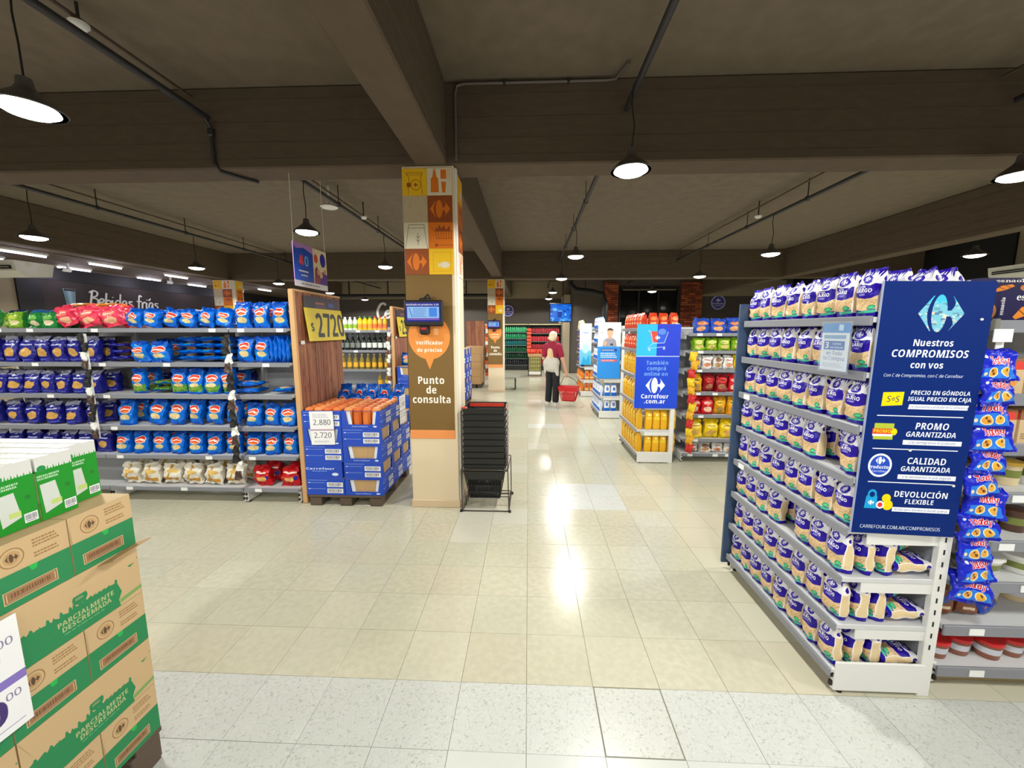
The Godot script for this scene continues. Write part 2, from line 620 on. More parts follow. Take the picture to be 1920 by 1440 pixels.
func floor_tiles() -> void:
	var fl := get_node("floor")
	var beige := noise_tex("tile_beige", 0.06, Color(0.955, 0.955, 0.945), Color(1.0, 1.0, 1.0), 8, 256, 4)
	# terrazzo-like chips on the white tiles
	var im := canvas(512, 512, Color(0.97, 0.97, 0.97))
	var r := RandomNumberGenerator.new()
	r.seed = 3
	for k in 2600:
		var c := Color(1, 1, 1).lerp(Color(0.86, 0.86, 0.85), r.randf() * r.randf() * 1.4)
		var q := Vector2(r.randf() * 512, r.randf() * 512)
		var a := r.randf() * TAU
		var l := r.randf_range(3, 13)
		var w := r.randf_range(1.5, 5)
		var d := Vector2(cos(a), sin(a))
		poly(im, [q - d * l, q + d.orthogonal() * w, q + d * l, q - d.orthogonal() * w], c)
	var chips := print_tex("tile_chips", im, 1)
	var tint := [col(202, 199, 178), col(204, 199, 178), col(200, 197, 177), col(206, 202, 183), col(202, 196, 175)]
	var beiges := []
	for k in 5:
		var m := mat("floor_tile_%d" % k, tint[k], 0.2, 0.0, beige)
		m.uv1_triplanar = true
		m.uv1_world_triplanar = true
		m.uv1_scale = Vector3(1.3, 1.3, 1.3)
		beiges.append(m)
	var whites := []
	for k in 3:
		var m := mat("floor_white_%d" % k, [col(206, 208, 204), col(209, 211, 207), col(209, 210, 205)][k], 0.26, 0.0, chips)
		m.uv1_triplanar = true
		m.uv1_world_triplanar = true
		m.uv1_scale = Vector3(2.1, 2.1, 2.1)
		whites.append(m)
	var s := 0.3
	var full := cube(Vector3(0, -0.002, 0), Vector3(s - 0.0016, 0.004, s - 0.0016), 0.0009)
	var cut := cube(Vector3(0, -0.002, 0), Vector3(s - 0.009, 0.004, s - 0.009), 0.0009)
	var all := []
	for i in range(-31, 32):
		for j in range(-50, 20):
			var c := Vector3((i + 0.5) * s, 0, -1.61 + (j + 0.5) * s)
			if c.z < -16.3 or c.z > 4.1 or absf(c.x) > 9.4: continue
			var p := on_screen(c)
			var inside := p.x > -60 and p.x < 1980 and p.y < 1490 and p.y > 0
			# behind the nearer furniture nothing of the floor is seen
			if c.x < -2.1 and c.z < -3.5 or c.x > 1.35 and c.z > -4.4 and c.z < -1.7: inside = false
			all.append([(0 if inside else 100) - c.z, i, j, c, inside])
	all.sort_custom(func(a, b): return a[0] < b[0] if a[0] != b[0] else a[1] < b[1])
	var sw := canvas(8, 8, Color.WHITE)
	for k in 8:
		sw.fill_rect(Rect2i(k, 0, 1, 8), [tint[0], tint[1], tint[2], tint[3], tint[4], col(206, 208, 204), col(214, 214, 206), tint[1]][k])
	var rest := MB.new()
	var n := 0
	r.seed = 21
	for a in all:
		var i: int = a[1]
		var j: int = a[2]
		var c: Vector3 = a[3]
		var kind := r.randi() % 5
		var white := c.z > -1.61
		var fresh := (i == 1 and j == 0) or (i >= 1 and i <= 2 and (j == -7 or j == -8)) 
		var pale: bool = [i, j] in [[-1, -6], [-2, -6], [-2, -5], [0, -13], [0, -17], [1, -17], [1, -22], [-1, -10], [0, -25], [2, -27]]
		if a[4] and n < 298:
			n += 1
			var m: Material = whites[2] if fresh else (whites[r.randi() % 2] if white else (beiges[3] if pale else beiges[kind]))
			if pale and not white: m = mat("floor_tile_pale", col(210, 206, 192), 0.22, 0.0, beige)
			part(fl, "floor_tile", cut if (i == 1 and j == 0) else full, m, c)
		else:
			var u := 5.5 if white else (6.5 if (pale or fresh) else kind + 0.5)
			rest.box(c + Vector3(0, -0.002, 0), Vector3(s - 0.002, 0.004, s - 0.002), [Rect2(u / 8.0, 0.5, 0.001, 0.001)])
	var rt := print_tex("tile_swatch", sw, 1)
	var rm := mat("floor_tile_rest", Color.WHITE, 0.2, 0.0, rt)
	rm.texture_filter = BaseMaterial3D.TEXTURE_FILTER_NEAREST
	var o := part(fl, "floor_tile_field", rest.done(), rm)
	o.set_meta("kind", "stuff")

# ---------------------------------------------------------------- pendant lamps
func lamps() -> void:
	var rows := [[-2.57, [-2.1, -4.68, -7.22, -9.75, -12.4, -14.9, 0.5, 2.7]], [0.72, [-3.03, -6.35, -9.0, -12.2, -14.6, -0.2, 2.5]], [3.6, [-3.24, -6.27, -8.75, -12.0, -0.4, 2.4]], [-6.05, [-4.8, -7.2, -9.6, -12.1, -14.7, -2.2, 0.6]], [6.75, [-6.5, -3.4, -9.2, -0.4]]]
	var dome := MB.new()
	var prof := [Vector2(0.14, 0.0), Vector2(0.145, 0.004), Vector2(0.13, 0.02), Vector2(0.095, 0.05), Vector2(0.05, 0.085), Vector2(0.035, 0.11), Vector2(0.03, 0.15), Vector2(0.0, 0.155)]
	dome.lathe(prof, 28)
	var inner := MB.new()
	inner.lathe([Vector2(0.0, 0.03), Vector2(0.1, 0.03), Vector2(0.138, 0.001)], 28)
	inner.n = PackedVector3Array(Array(inner.n).map(func(q): return -q))
	var disc := MB.new()
	disc.lathe([Vector2(0.0, -0.03), Vector2(0.05, -0.027), Vector2(0.09, -0.017), Vector2(0.118, 0.0), Vector2(0.112, 0.012), Vector2(0.0, 0.021)], 28)
	var dm := dome.done()
	var im := inner.done()
	var cm := disc.done()
	var where := {"-2.57": "over the pasta aisle", "0.72": "over the main aisle", "3.6": "over the rice and snack racks", "-6.05": "over the far drinks side", "6.75": "beyond the beam past the rice rack"}
	for r in rows:
		var zs: Array = r[1]
		var order := zs.duplicate()
		order.sort()
		order.reverse()
		for z in zs:
			var k := order.find(z)
			var o := thing("pendant_lamp", "round pendant lamp %s, %s in its row" % [where[str(r[0])], ORD[k]], "lamp", Vector3(r[0], 2.72, z), 0.0, "pendant lamps hanging in rows")
			part(o, "shade", dm, mat("lamp_shade", col(84, 82, 79), 0.4))
			part(o, "reflector", im, M.white_metal)
			part(o, "diffuser", cm, M.lamp_glow)
			var b := MB.new()
			b.tube([Vector3(0, 0.15, 0), Vector3(0.012, 0.3, 0.01), Vector3(-0.01, 0.45, 0), Vector3(0, 0.57, 0)], 0.005, 6)
			part(o, "cord", b.done(), M.black)
			var l := SpotLight3D.new()
			l.name = "lamp_light"
			l.light_energy = LAMP_ENERGY
			l.light_color = Color(1.0, 1.0, 0.965)
			l.light_size = 0.1
			l.spot_range = 30.0
			l.spot_attenuation = 2.0
			l.spot_angle = 84.0
			l.spot_angle_attenuation = 0.12
			l.shadow_enabled = true
			l.position = Vector3(0, -0.06, 0)
			l.rotation = Vector3(-PI / 2.0, 0, 0)
			o.add_child(l)
	# fluorescent tubes under the soffit by the cold drinks
	var k2 := 0
	for t in [[-8.15, -6.3], [-8.15, -7.55], [-8.15, -9.1], [-8.15, -10.5], [-9.2, -6.5], [-9.2, -7.9], [-9.2, -9.5], [-9.2, -10.9], [-9.2, -12.4], [-8.15, -12.2]]:
		var o := thing("tube_light", "violet white tube light under the low soffit, %s from the front in the %s row" % [ORD[k2 if k2 < 4 else (k2 - 4 if k2 < 9 else 4)], "outer" if t[0] < -9 else "inner"], "light", Vector3(t[0], 2.85, t[1]), 0.0, "tube lights under the soffit")
		part(o, "housing", cube(Vector3(0, 0.01, 0), Vector3(0.07, 0.04, 0.62), 0.006), M.white_metal)
		var b := MB.new()
		b.tube([Vector3(0, -0.025, -0.29), Vector3(0, -0.025, 0.29)], 0.016, 10)
		part(o, "tube", b.done(), M.tube_glow)
		var l := OmniLight3D.new()
		l.name = "tube_light_source"
		l.light_energy = TUBE_ENERGY
		l.light_color = Color(0.9, 0.88, 1.0)
		l.light_size = 0.1
		l.omni_range = 20.0
		l.omni_attenuation = 2.0
		l.shadow_enabled = true
		l.position = Vector3(0, -0.18, 0)
		o.add_child(l)
		k2 += 1

# ---------------------------------------------------------------- columns with printed wraps
func pictures() -> Array:
	var out := []
	var yel := col(240, 190, 20)
	var crm := col(226, 216, 190)
	var brn := col(150, 72, 20)
	var org := col(226, 118, 20)
	for k in 7:
		var im := canvas(384, 384, [yel, crm, col(196, 178, 146), brn, crm, org, yel][k])
		if k == 0:
			line(im, [Vector2(90, 360), Vector2(110, 130), Vector2(60, 60), Vector2(320, 60), Vector2(290, 130), Vector2(310, 360)], 7, brn)
			line(im, [Vector2(70, 90), Vector2(310, 90)], 5, brn)
			rect(im, 70, 200, 60, 60, brn)
			oval(im, 210, 230, 76, 76, brn)
			oval(im, 210, 230, 68, 68, yel)
			emblem(im, 210, 230, 36, brn)
		elif k == 1:
			poly(im, [Vector2(60, 150), Vector2(90, 110), Vector2(96, 40), Vector2(140, 40), Vector2(146, 110), Vector2(176, 150), Vector2(180, 340), Vector2(56, 340)], org)
			rect(im, 98, 14, 40, 20, org)
			rect(im, 210, 20, 90, 130, org)
			poly(im, [Vector2(218, 190), Vector2(296, 190), Vector2(280, 345), Vector2(234, 345)], org)
			line(im, [Vector2(320, 10), Vector2(320, 160)], 5, org)
			line(im, [Vector2(345, 10), Vector2(345, 160)], 5, org)
		elif k == 2:
			var r := RandomNumberGenerator.new()
			r.seed = 5
			for q in 90:
				rect(im, r.randf() * 384, r.randf() * 384, r.randf_range(2, 10), r.randf_range(20, 120), col(205, 190, 160).lerp(col(176, 154, 122), r.randf()))
		elif k == 3:
			emblem(im, 192, 192, 160, org)
		elif k == 4:
			line(im, [Vector2(20, 380), Vector2(50, 200), Vector2(80, 30), Vector2(320, 30), Vector2(340, 200), Vector2(370, 380)], 6, col(80, 70, 55))
			line(im, [Vector2(76, 80), Vector2(322, 80)], 5, col(80, 70, 55))
			for q in [[220, 160, 220, 330], [220, 230, 190, 200], [220, 230, 250, 200], [220, 280, 185, 245], [220, 280, 255, 245]]:
				line(im, [Vector2(q[0], q[1]), Vector2(q[2], q[3])], 7, col(80, 70, 55))
		elif k == 5:
			line(im, [Vector2(50, 70), Vector2(100, 130), Vector2(380, 130)], 6, brn)
			for q in 7:
				line(im, [Vector2(110 + q * 42, 130), Vector2(130 + q * 38, 240)], 9, brn)
			line(im, [Vector2(130, 240), Vector2(380, 240)], 6, brn)
			line(im, [Vector2(120, 335), Vector2(380, 335)], 8, brn)
			oval(im, 125, 335, 24, 24, brn)
			poly(im, [Vector2(110, 130), Vector2(120, 60), Vector2(150, 100), Vector2(170, 30), Vector2(210, 90), Vector2(250, 40), Vector2(280, 110), Vector2(330, 50), Vector2(350, 130)], brn)
		else:
			rect(im, 60, 50, 290, 290, col(226, 168, 16))
			rect(im, 70, 60, 270, 270, yel)
			oval(im, 250, 240, 80, 48, crm)
			poly(im, [Vector2(185, 240), Vector2(135, 200), Vector2(150, 240), Vector2(135, 285)], crm)
		out.append(mat("picture_%d" % k, Color.WHITE, 0.55, 0.0, print_tex("picture_%d" % k, im)))
	return out

func wrap_print() -> Texture2D:
	var im := canvas(860, 2694, col(122, 92, 40))
	var org := col(240, 146, 62)
	var Y := func(y: float) -> float: return (2.069 - y) * 2000.0
	oval(im, 410, Y.call(1.545), 390, 390, org)
	poly(im, [Vector2(310, Y.call(1.38)), Vector2(510, Y.call(1.38)), Vector2(408, Y.call(1.262))], org)
	var w := col(250, 244, 236)
	text(im, "Verificador", 410, Y.call(1.478), 64, w, 0.5, bold, 0.0, 1.08)
	text(im, "de precios", 410, Y.call(1.415), 64, w, 0.5, bold, 0.0, 1.08)
	for k in 4:
		rect(im, 500 + k * 22, Y.call(1.62), 12, 120, col(248, 190, 140))
	text(im, "Punto", 425, Y.call(1.135), 130, w)
	text(im, "de", 425, Y.call(1.05), 130, w)
	text(im, "consulta", 425, Y.call(0.965), 130, w)
	return print_tex("column_wrap", im)

func columns() -> void:
	var pics := pictures()
	var wrap := mat("column_wrap", Color.WHITE, 0.6, 0.0, wrap_print())
	var scr := canvas(640, 400, col(28, 30, 150))
	text(scr, "Resultado en producto: 3.28", 300, 62, 34, Color.WHITE, 0.5, bold)
	rect(scr, 20, 90, 600, 240, col(150, 200, 245))
	small_print(scr, 130, 110, 260, 200, 7, col(90, 140, 220), 4)
	line(scr, [Vector2(60, 120), Vector2(110, 300)], 14, col(60, 90, 200))
	rect(scr, 430, 110, 150, 190, col(70, 140, 235))
	rect(scr, 20, 330, 600, 40, col(130, 90, 190))
	var st := print_tex("checker_screen", scr)
	var sm := mat("checker_screen", Color.BLACK, 0.2)
	sm.emission_enabled = true
	sm.emission_texture = st
	sm.emission_operator = BaseMaterial3D.EMISSION_OP_MULTIPLY
	sm.emission = Color.WHITE
	sm.emission_energy_multiplier = 0.9
	var spots := [[Vector3(-0.831, 0, -3.405), 0.43, "price checker column in front beside the black baskets", 2.93], [Vector3(-0.834, 0, -10.2), 0.41, "second printed column further down the main aisle", 2.88], [Vector3(-7.85, 0, -10.1), 0.5, "printed column far behind the pasta shelves", 2.88]]
	for i in 3:
		var at: Vector3 = spots[i][0]
		var w: float = spots[i][1]
		var hh: float = spots[i][3]
		var o := thing("column", spots[i][2], "column", at, 0.0, "printed columns in the aisle")
		part(o, "shaft", cube(Vector3(0, hh / 2.0, -0.2), Vector3(w, hh, 0.4), 0.008), M.cream)
		part(o, "baseboard", cube(Vector3(0, 0.035, -0.2), Vector3(w + 0.016, 0.07, 0.416), 0.005), mat("column_base", col(214, 190, 158), 0.5))
		var b := MB.new()
		b.quad(Vector3(-w / 2 + 0.002, 0.722, 0.003), Vector3(w / 2 - 0.03, 0.722, 0.003), Vector3(w / 2 - 0.03, 2.069, 0.003), Vector3(-w / 2 + 0.002, 2.069, 0.003), Vector3.BACK)
		b.quad(Vector3(-w / 2 - 0.003, 0.722, -0.38), Vector3(-w / 2 - 0.003, 0.722, 0.0), Vector3(-w / 2 - 0.003, 2.069, 0.0), Vector3(-w / 2 - 0.003, 2.069, -0.38), Vector3.LEFT, Rect2(0, 0, 0.01, 1))
		part(o, "printed_wrap", b.done(), wrap)
		part(o, "orange_band", cube(Vector3(-0.015, 0.683, 0.003), Vector3(w - 0.03, 0.078, 0.006), 0.002), mat("orange_band", col(238, 150, 84), 0.6))
		var lay := [0, 1, 2, 3, 4, 5, 3, 6]
		var tw := (w - 0.02) / 2.0
		for k in 8:
			var q := MB.new()
			var c := Vector3(-w / 2 + 0.005 + tw * (k % 2 + 0.5), 2.905 - (0.045 if hh < 2.9 else 0.0) - 0.21 * (k / 2 + 0.5), 0.004)
			q.box(c, Vector3(tw - 0.001, 0.209, 0.006))
			part(o, "picture_tile", q.done(), pics[lay[k]])
			if k % 2 == 0:
				var q2 := MB.new()
				q2.box(Vector3(w / 2 + 0.004, c.y, -0.25), Vector3(0.006, 0.209, 0.21))
				part(o, "picture_tile", q2.done(), pics[lay[7 - k]])
		part(o, "cable_trunk", cube(Vector3(w / 2 + 0.006, hh / 2.0, -0.05), Vector3(0.02, hh - 0.02, 0.05), 0.004), M.white)
		if i < 2:
			var pc := thing("price_checker", ["price checker screen on the printed column near the baskets", "price checker screen on the second column down the aisle"][i], "monitor", at + Vector3(-0.045, 1.633, 0.0))
			part(pc, "bracket", cube(Vector3(0, 0.15, 0.03), Vector3(0.09, 0.17, 0.054), 0.01), M.black_metal)
			part(pc, "housing", cube(Vector3(0, 0.108, 0.075), Vector3(0.33, 0.216, 0.036), 0.012), M.black)
			part(pc, "screen", plate(0.285, 0.155), sm, Vector3(0, 0.118, 0.0945))
			part(pc, "scanner", cube(Vector3(0, -0.03, 0.05), Vector3(0.075, 0.08, 0.09), 0.015), M.black)
			var rl := mat("scanner_red", col(190, 20, 40), 0.3)
			part(pc, "scan_window", cube(Vector3(0, -0.02, 0.097), Vector3(0.045, 0.02, 0.006), 0.002), rl)
			var cb := MB.new()
			cb.tube([Vector3(-0.01, 0.23, 0.03), Vector3(0.03, 0.265, 0.04), Vector3(0.05, 0.23, 0.03)], 0.008, 8)
			part(pc, "cable", cb.done(), M.black)

# a flat print facing +z, centred
func plate(w: float, h: float, t := 0.002) -> ArrayMesh:
	var b := MB.new()
	b.box(Vector3.ZERO, Vector3(w, h, t), [Rect2(0, 0, 1, 1), Rect2(0, 0, 0.01, 0.01), Rect2(0, 0, 0.01, 0.01), Rect2(0, 0, 0.01, 0.01), Rect2(0, 0, 0.01, 0.01), Rect2(0, 0, 0.01, 0.01)])
	return b.done()

# ---------------------------------------------------------------- the far end of the shop
func bottle_mesh(r: float, h: float, neck := 0.3) -> ArrayMesh:
	var key := "bot%s,%s,%s" % [r, h, neck]
	if not K.has(key):
		var b := MB.new()
		b.lathe([Vector2(0, 0), Vector2(r * 0.92, 0), Vector2(r, r * 0.15), Vector2(r, h * (0.92 - neck * 1.2)), Vector2(r * 0.75, h * (1.0 - neck)), Vector2(r * 0.36, h * (1.0 - neck * 0.55)), Vector2(r * 0.33, h * 0.93), Vector2(r * 0.33, h * 0.935)], 12)
		K[key] = b.done()
	return K[key]

func cap_mesh(r: float, y0: float, y1: float) -> ArrayMesh:
	var key := "cap%s,%s,%s" % [r, y0, y1]
	if not K.has(key):
		var b := MB.new()
		b.lathe([Vector2(0, y0), Vector2(r, y0), Vector2(r, y1 - 0.003), Vector2(r * 0.9, y1), Vector2(0, y1)], 12)
		K[key] = b.done()
	return K[key]

func label_mesh(r: float, y0: float, y1: float) -> ArrayMesh:
	var key := "lab%s,%s,%s" % [r, y0, y1]
	if not K.has(key):
		var b := MB.new()
		b.lathe([Vector2(r, y0), Vector2(r, y1)], 12)
		K[key] = b.done()
	return K[key]

func far_end() -> void:
	# dark back wall on the right, closer than the coolers
	struct("wall_back_return", cube(Vector3(1.42, 1.45, -15.7), Vector3(0.22, 2.9, 1.6), 0.01), M.wall_beige)
	struct("wall_back_panel", cube(Vector3(5.5, 1.78, -15.05), Vector3(7.9, 3.52, 0.2)), M.wall_grey)
	struct("wall_back_band", cube(Vector3(7.6, 3.1, -14.93), Vector3(3.2, 0.55, 0.03)), M.wall_beige)
	var wf := struct("window_1", cube(Vector3(4.36, 2.3, -14.94), Vector3(2.1, 1.7, 0.02)), M.black, "dark interior window between the brick pillars")
	part(wf, "pane", cube(Vector3(4.36, 2.3, -14.9), Vector3(2.1, 1.7, 0.01)), M.window_glass)
	for x in [3.32, 4.0, 4.7, 5.4]:
		part(wf, "window_frame", cube(Vector3(x, 2.3, -14.88), Vector3(0.05, 1.7, 0.05), 0.006), M.black_metal)
	for y in [1.5, 2.1, 3.12]:
		part(wf, "window_frame", cube(Vector3(4.36, y, -14.88), Vector3(2.1, 0.05, 0.05), 0.006), M.black_metal)
	part(wf, "transom_strip", cube(Vector3(4.36, 3.05, -14.86), Vector3(1.9, 0.03, 0.03)), M.wall_beige)
	# brick pillars
	var pi := 0
	for px in [[2.74, 3.26], [5.48, 6.24]]:
		var w: float = px[1] - px[0]
		var o := thing("brick_pillar", ["narrow red brick pillar beside the hanging screen", "wide red brick pillar above the snack shelves"][pi], "pillar", Vector3(px[0], 0, -14.8), 0.0, "brick pillars at the back wall")
		part(o, "mortar_core", cube(Vector3(w / 2, 1.7, -0.07), Vector3(w - 0.012, 3.36, 0.14)), M.mortar)
		var brick := cube(Vector3.ZERO, Vector3(0.235, 0.062, 0.06), 0.005)
		var half := cube(Vector3.ZERO, Vector3(0.115, 0.062, 0.06), 0.005)
		for row in range(23, 44):
			var x := 0.0
			var first := row % 2 == 1
			while x < w - 0.06:
				var bw := 0.125 if first else 0.247
				if x + bw > w + 0.02: bw = 0.125
				if x + bw > w + 0.02: break
				part(o, "brick", half if bw < 0.2 else brick, [M.brick, M.brick_pale, M.brick_dark][rng.randi() % 3], Vector3(x + bw / 2, 0.04 + row * 0.075, 0.022 + rng.randf() * 0.006))
				first = false
				x += bw
		pi += 1
	# round wall signs
	var im := canvas(256, 256, col(62, 64, 150))
	oval(im, 128, 128, 120, 120, col(200, 200, 235))
	oval(im, 128, 128, 104, 104, col(62, 64, 150))
	emblem(im, 128, 92, 40, col(210, 212, 240))
	text(im, "Productos", 128, 160, 28, col(220, 222, 245), 0.5)
	text(im, "Carrefour", 128, 196, 22, col(200, 200, 235), 0.5)
	var rs := mat("round_sign", Color.WHITE, 0.5, 0.0, print_tex("round_sign", im, 1))
	var disc := MB.new()
	for k in 32:
		var a := TAU * k / 32
		var b := TAU * (k + 1) / 32
		var pa := Vector3(cos(a), sin(a), 0)
		var pb := Vector3(cos(b), sin(b), 0)
		var ua := Vector2(0.5 + 0.5 * cos(a), 0.5 - 0.5 * sin(a))
		var ub := Vector2(0.5 + 0.5 * cos(b), 0.5 - 0.5 * sin(b))
		disc.tri(Vector3.ZERO, pa, pb, Vector3.BACK, Vector3.BACK, Vector3.BACK, Vector2(0.5, 0.5), ua, ub)
		disc.quad(pa - Vector3(0, 0, 0.1), pb - Vector3(0, 0, 0.1), pb, pa, pa, Rect2(0.02, 0.5, 0.001, 0.001))
	var dm := disc.done()
	var s1 := single("round_sign", dm, rs, "round blue sign on the grey wall behind the second column", "sign", Vector3(-0.84, 2.39, -16.42))
	s1.scale = Vector3.ONE * 0.24
	var s2 := single("round_sign", dm, rs, "round blue sign on the grey wall above the snack shelves", "sign", Vector3(6.86, 2.6, -14.92))
	s2.scale = Vector3.ONE * 0.27
	# hanging screen
	var tv := thing("hanging_screen", "blue screen hanging from the ceiling over the far aisle", "screen", Vector3(0.95, 2.115, -12.0))
	part(tv, "housing", cube(Vector3(0, 0, -0.03), Vector3(0.66, 0.56, 0.05), 0.01), M.black)
	part(tv, "rod", cube(Vector3(0.06, 0.86, -0.04), Vector3(0.03, 1.16, 0.03)), M.black_metal)
	var ti := canvas(320, 260, col(20, 110, 225))
	var r := RandomNumberGenerator.new()
	r.seed = 12
	for k in 40:
		oval(ti, r.randf() * 320, r.randf() * 260, r.randf_range(6, 40), r.randf_range(4, 26), [col(20, 90, 210), col(60, 160, 245), col(12, 60, 170), col(110, 195, 250)][k % 4])
	rect(ti, 110, 110, 70, 90, col(14, 56, 160))
	var tm := mat("tv_screen", Color.BLACK, 0.2)
	tm.emission_enabled = true
	tm.emission_texture = print_tex("tv_screen", ti)
	tm.emission_operator = BaseMaterial3D.EMISSION_OP_MULTIPLY
	tm.emission = Color.WHITE
	tm.emission_energy_multiplier = 1.0
	part(tv, "screen", plate(0.61, 0.5), tm, Vector3(0, 0, -0.003))
	part(tv, "logo_clip", cube(Vector3(-0.02, -0.285, 0.0), Vector3(0.08, 0.03, 0.02), 0.004), M.white)
	# drinks coolers
	for f in [[-1.75, -0.02, "open cooler full of green drink bottles at the far end", true], [0.0, 1.3, "open cooler full of red drink cans at the far end", false]]:
		var w: float = f[1] - f[0]
		var cx: float = (f[0] + f[1]) / 2.0
		var o := thing("drinks_cooler", f[2], "cooler", Vector3(cx, 0, -16.0), 0.0, "drinks coolers at the far end")
		part(o, "base", cube(Vector3(0, 0.09, -0.2), Vector3(w, 0.18, 0.4), 0.01), M.black)
		part(o, "back_panel", cube(Vector3(0, 1.0, -0.385), Vector3(w, 1.64, 0.03)), mat("cooler_back", col(70, 74, 76), 0.5))
		part(o, "side_panel", cube(Vector3(-w / 2 + 0.012, 1.0, -0.2), Vector3(0.024, 1.64, 0.4), 0.004), M.black)
		part(o, "side_panel", cube(Vector3(w / 2 - 0.012, 1.0, -0.2), Vector3(0.024, 1.64, 0.4), 0.004), M.black)
		part(o, "header", cube(Vector3(0, 1.83, -0.2), Vector3(w, 0.04, 0.4), 0.006), mat("cooler_header", col(196, 190, 150), 0.5))
		var green: bool = f[3]
		var nt := 6 if green else 5
		for t in nt:
			var y := 0.2 + (1.58 / nt) * t
			var sh := part(o, "shelf", cube(Vector3(0, y, -0.19), Vector3(w - 0.05, 0.016, 0.38)), M.black)
			part(sh, "price_rail", cube(Vector3(0, y, 0.004), Vector3(w - 0.05, 0.03, 0.008)), mat("cooler_rail", col(196, 176, 176) if not green else col(90, 100, 98), 0.5))
			var step := 0.078 if green else 0.072
			var n := int((w - 0.08) / step)
			for k in n:
				var x := cx - (n - 1) * step / 2.0 + k * step
				if x < -1.02: continue
				if green:
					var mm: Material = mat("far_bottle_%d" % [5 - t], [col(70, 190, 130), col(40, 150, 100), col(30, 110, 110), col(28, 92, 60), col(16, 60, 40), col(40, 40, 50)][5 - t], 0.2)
					single("drink_bottle", bottle_mesh(0.033, 0.235, 0.3), mm, "small drink bottle, %s cooler shelf from top, %s from the red cooler" % [ORD[nt - 1 - t], ORD[n - 1 - k]], "bottle", Vector3(x, y + 0.0095, -16.06), Vector3.ZERO, "green bottles in the far cooler")
				else:
					single("drink_can", cap_mesh(0.031, 0.0, 0.2), mat("far_can_%d" % (t % 2), [col(170, 26, 44), col(196, 36, 52)][t % 2], 0.3), "tall red can, %s cooler shelf from top, %s from the green cooler" % [ORD[nt - 1 - t], ORD[k]], "can", Vector3(x, y + 0.0095, -16.06), Vector3.ZERO, "red cans in the far cooler")
	# produce stand in front of the coolers
	var ps := thing("produce_stand", "small wooden stand with an olive crate before the red cooler", "stand", Vector3(0.23, 0, -14.0))
	for sx in [-1, 1]:
		for sz in [-1, 1]:
			part(ps, "leg", cube(Vector3(sx * 0.22, 0.34, sz * 0.17), Vector3(0.03, 0.68, 0.03)), M.black_metal)
	part(ps, "lower_rail", cube(Vector3(0, 0.12, 0), Vector3(0.46, 0.1, 0.36), 0.006), M.white)
	part(ps, "tray", cube(Vector3(0, 0.73, 0), Vector3(0.5, 0.1, 0.4), 0.01), M.kraft)
	part(ps, "crate_back", cube(Vector3(0, 0.43, -0.02), Vector3(0.42, 0.48, 0.32)), mat("olive", col(112, 104, 46), 0.7))
	for k in 7:
		part(ps, "crate_slat", cube(Vector3(-0.195 + k * 0.065, 0.43, 0.15), Vector3(0.02, 0.5, 0.012)), mat("olive_pale", col(190, 184, 120), 0.6))
	for k in 4:
		part(ps, "crate_slat", cube(Vector3(0, 0.22 + k * 0.14, 0.162), Vector3(0.44, 0.02, 0.012)), mat("olive_pale", col(190, 184, 120), 0.6))
	var small := bag(0.15, 0.16, 0.09, 3, 0.8, true)
	for k in 5:
		single("red_pack", small, mat("red_pack", col(226, 74, 52), 0.35), "red food pack on the small wooden stand, %s across" % ORD[k], "pack", Vector3(0.04 + k * 0.095, 0.782, -14.0 + 0.05 * (k % 2)), Vector3(0, 0.6 * k, 0), "red packs on the wooden stand")
	for k in 7:
		single("clip_pack", cube(Vector3.ZERO, Vector3(0.17, 0.11, 0.03), 0.012), mat("clip_orange", col(236, 90, 60), 0.4), "orange pack hanging between the far coolers, %s from the top" % ORD[k], "pack", Vector3(0.02, 1.62 - k * 0.135, -15.93), Vector3(0.1, 0, 0.06 * (k % 3 - 1)), "orange packs hanging between the coolers")
	# lettering on the side wall
	script_sign()

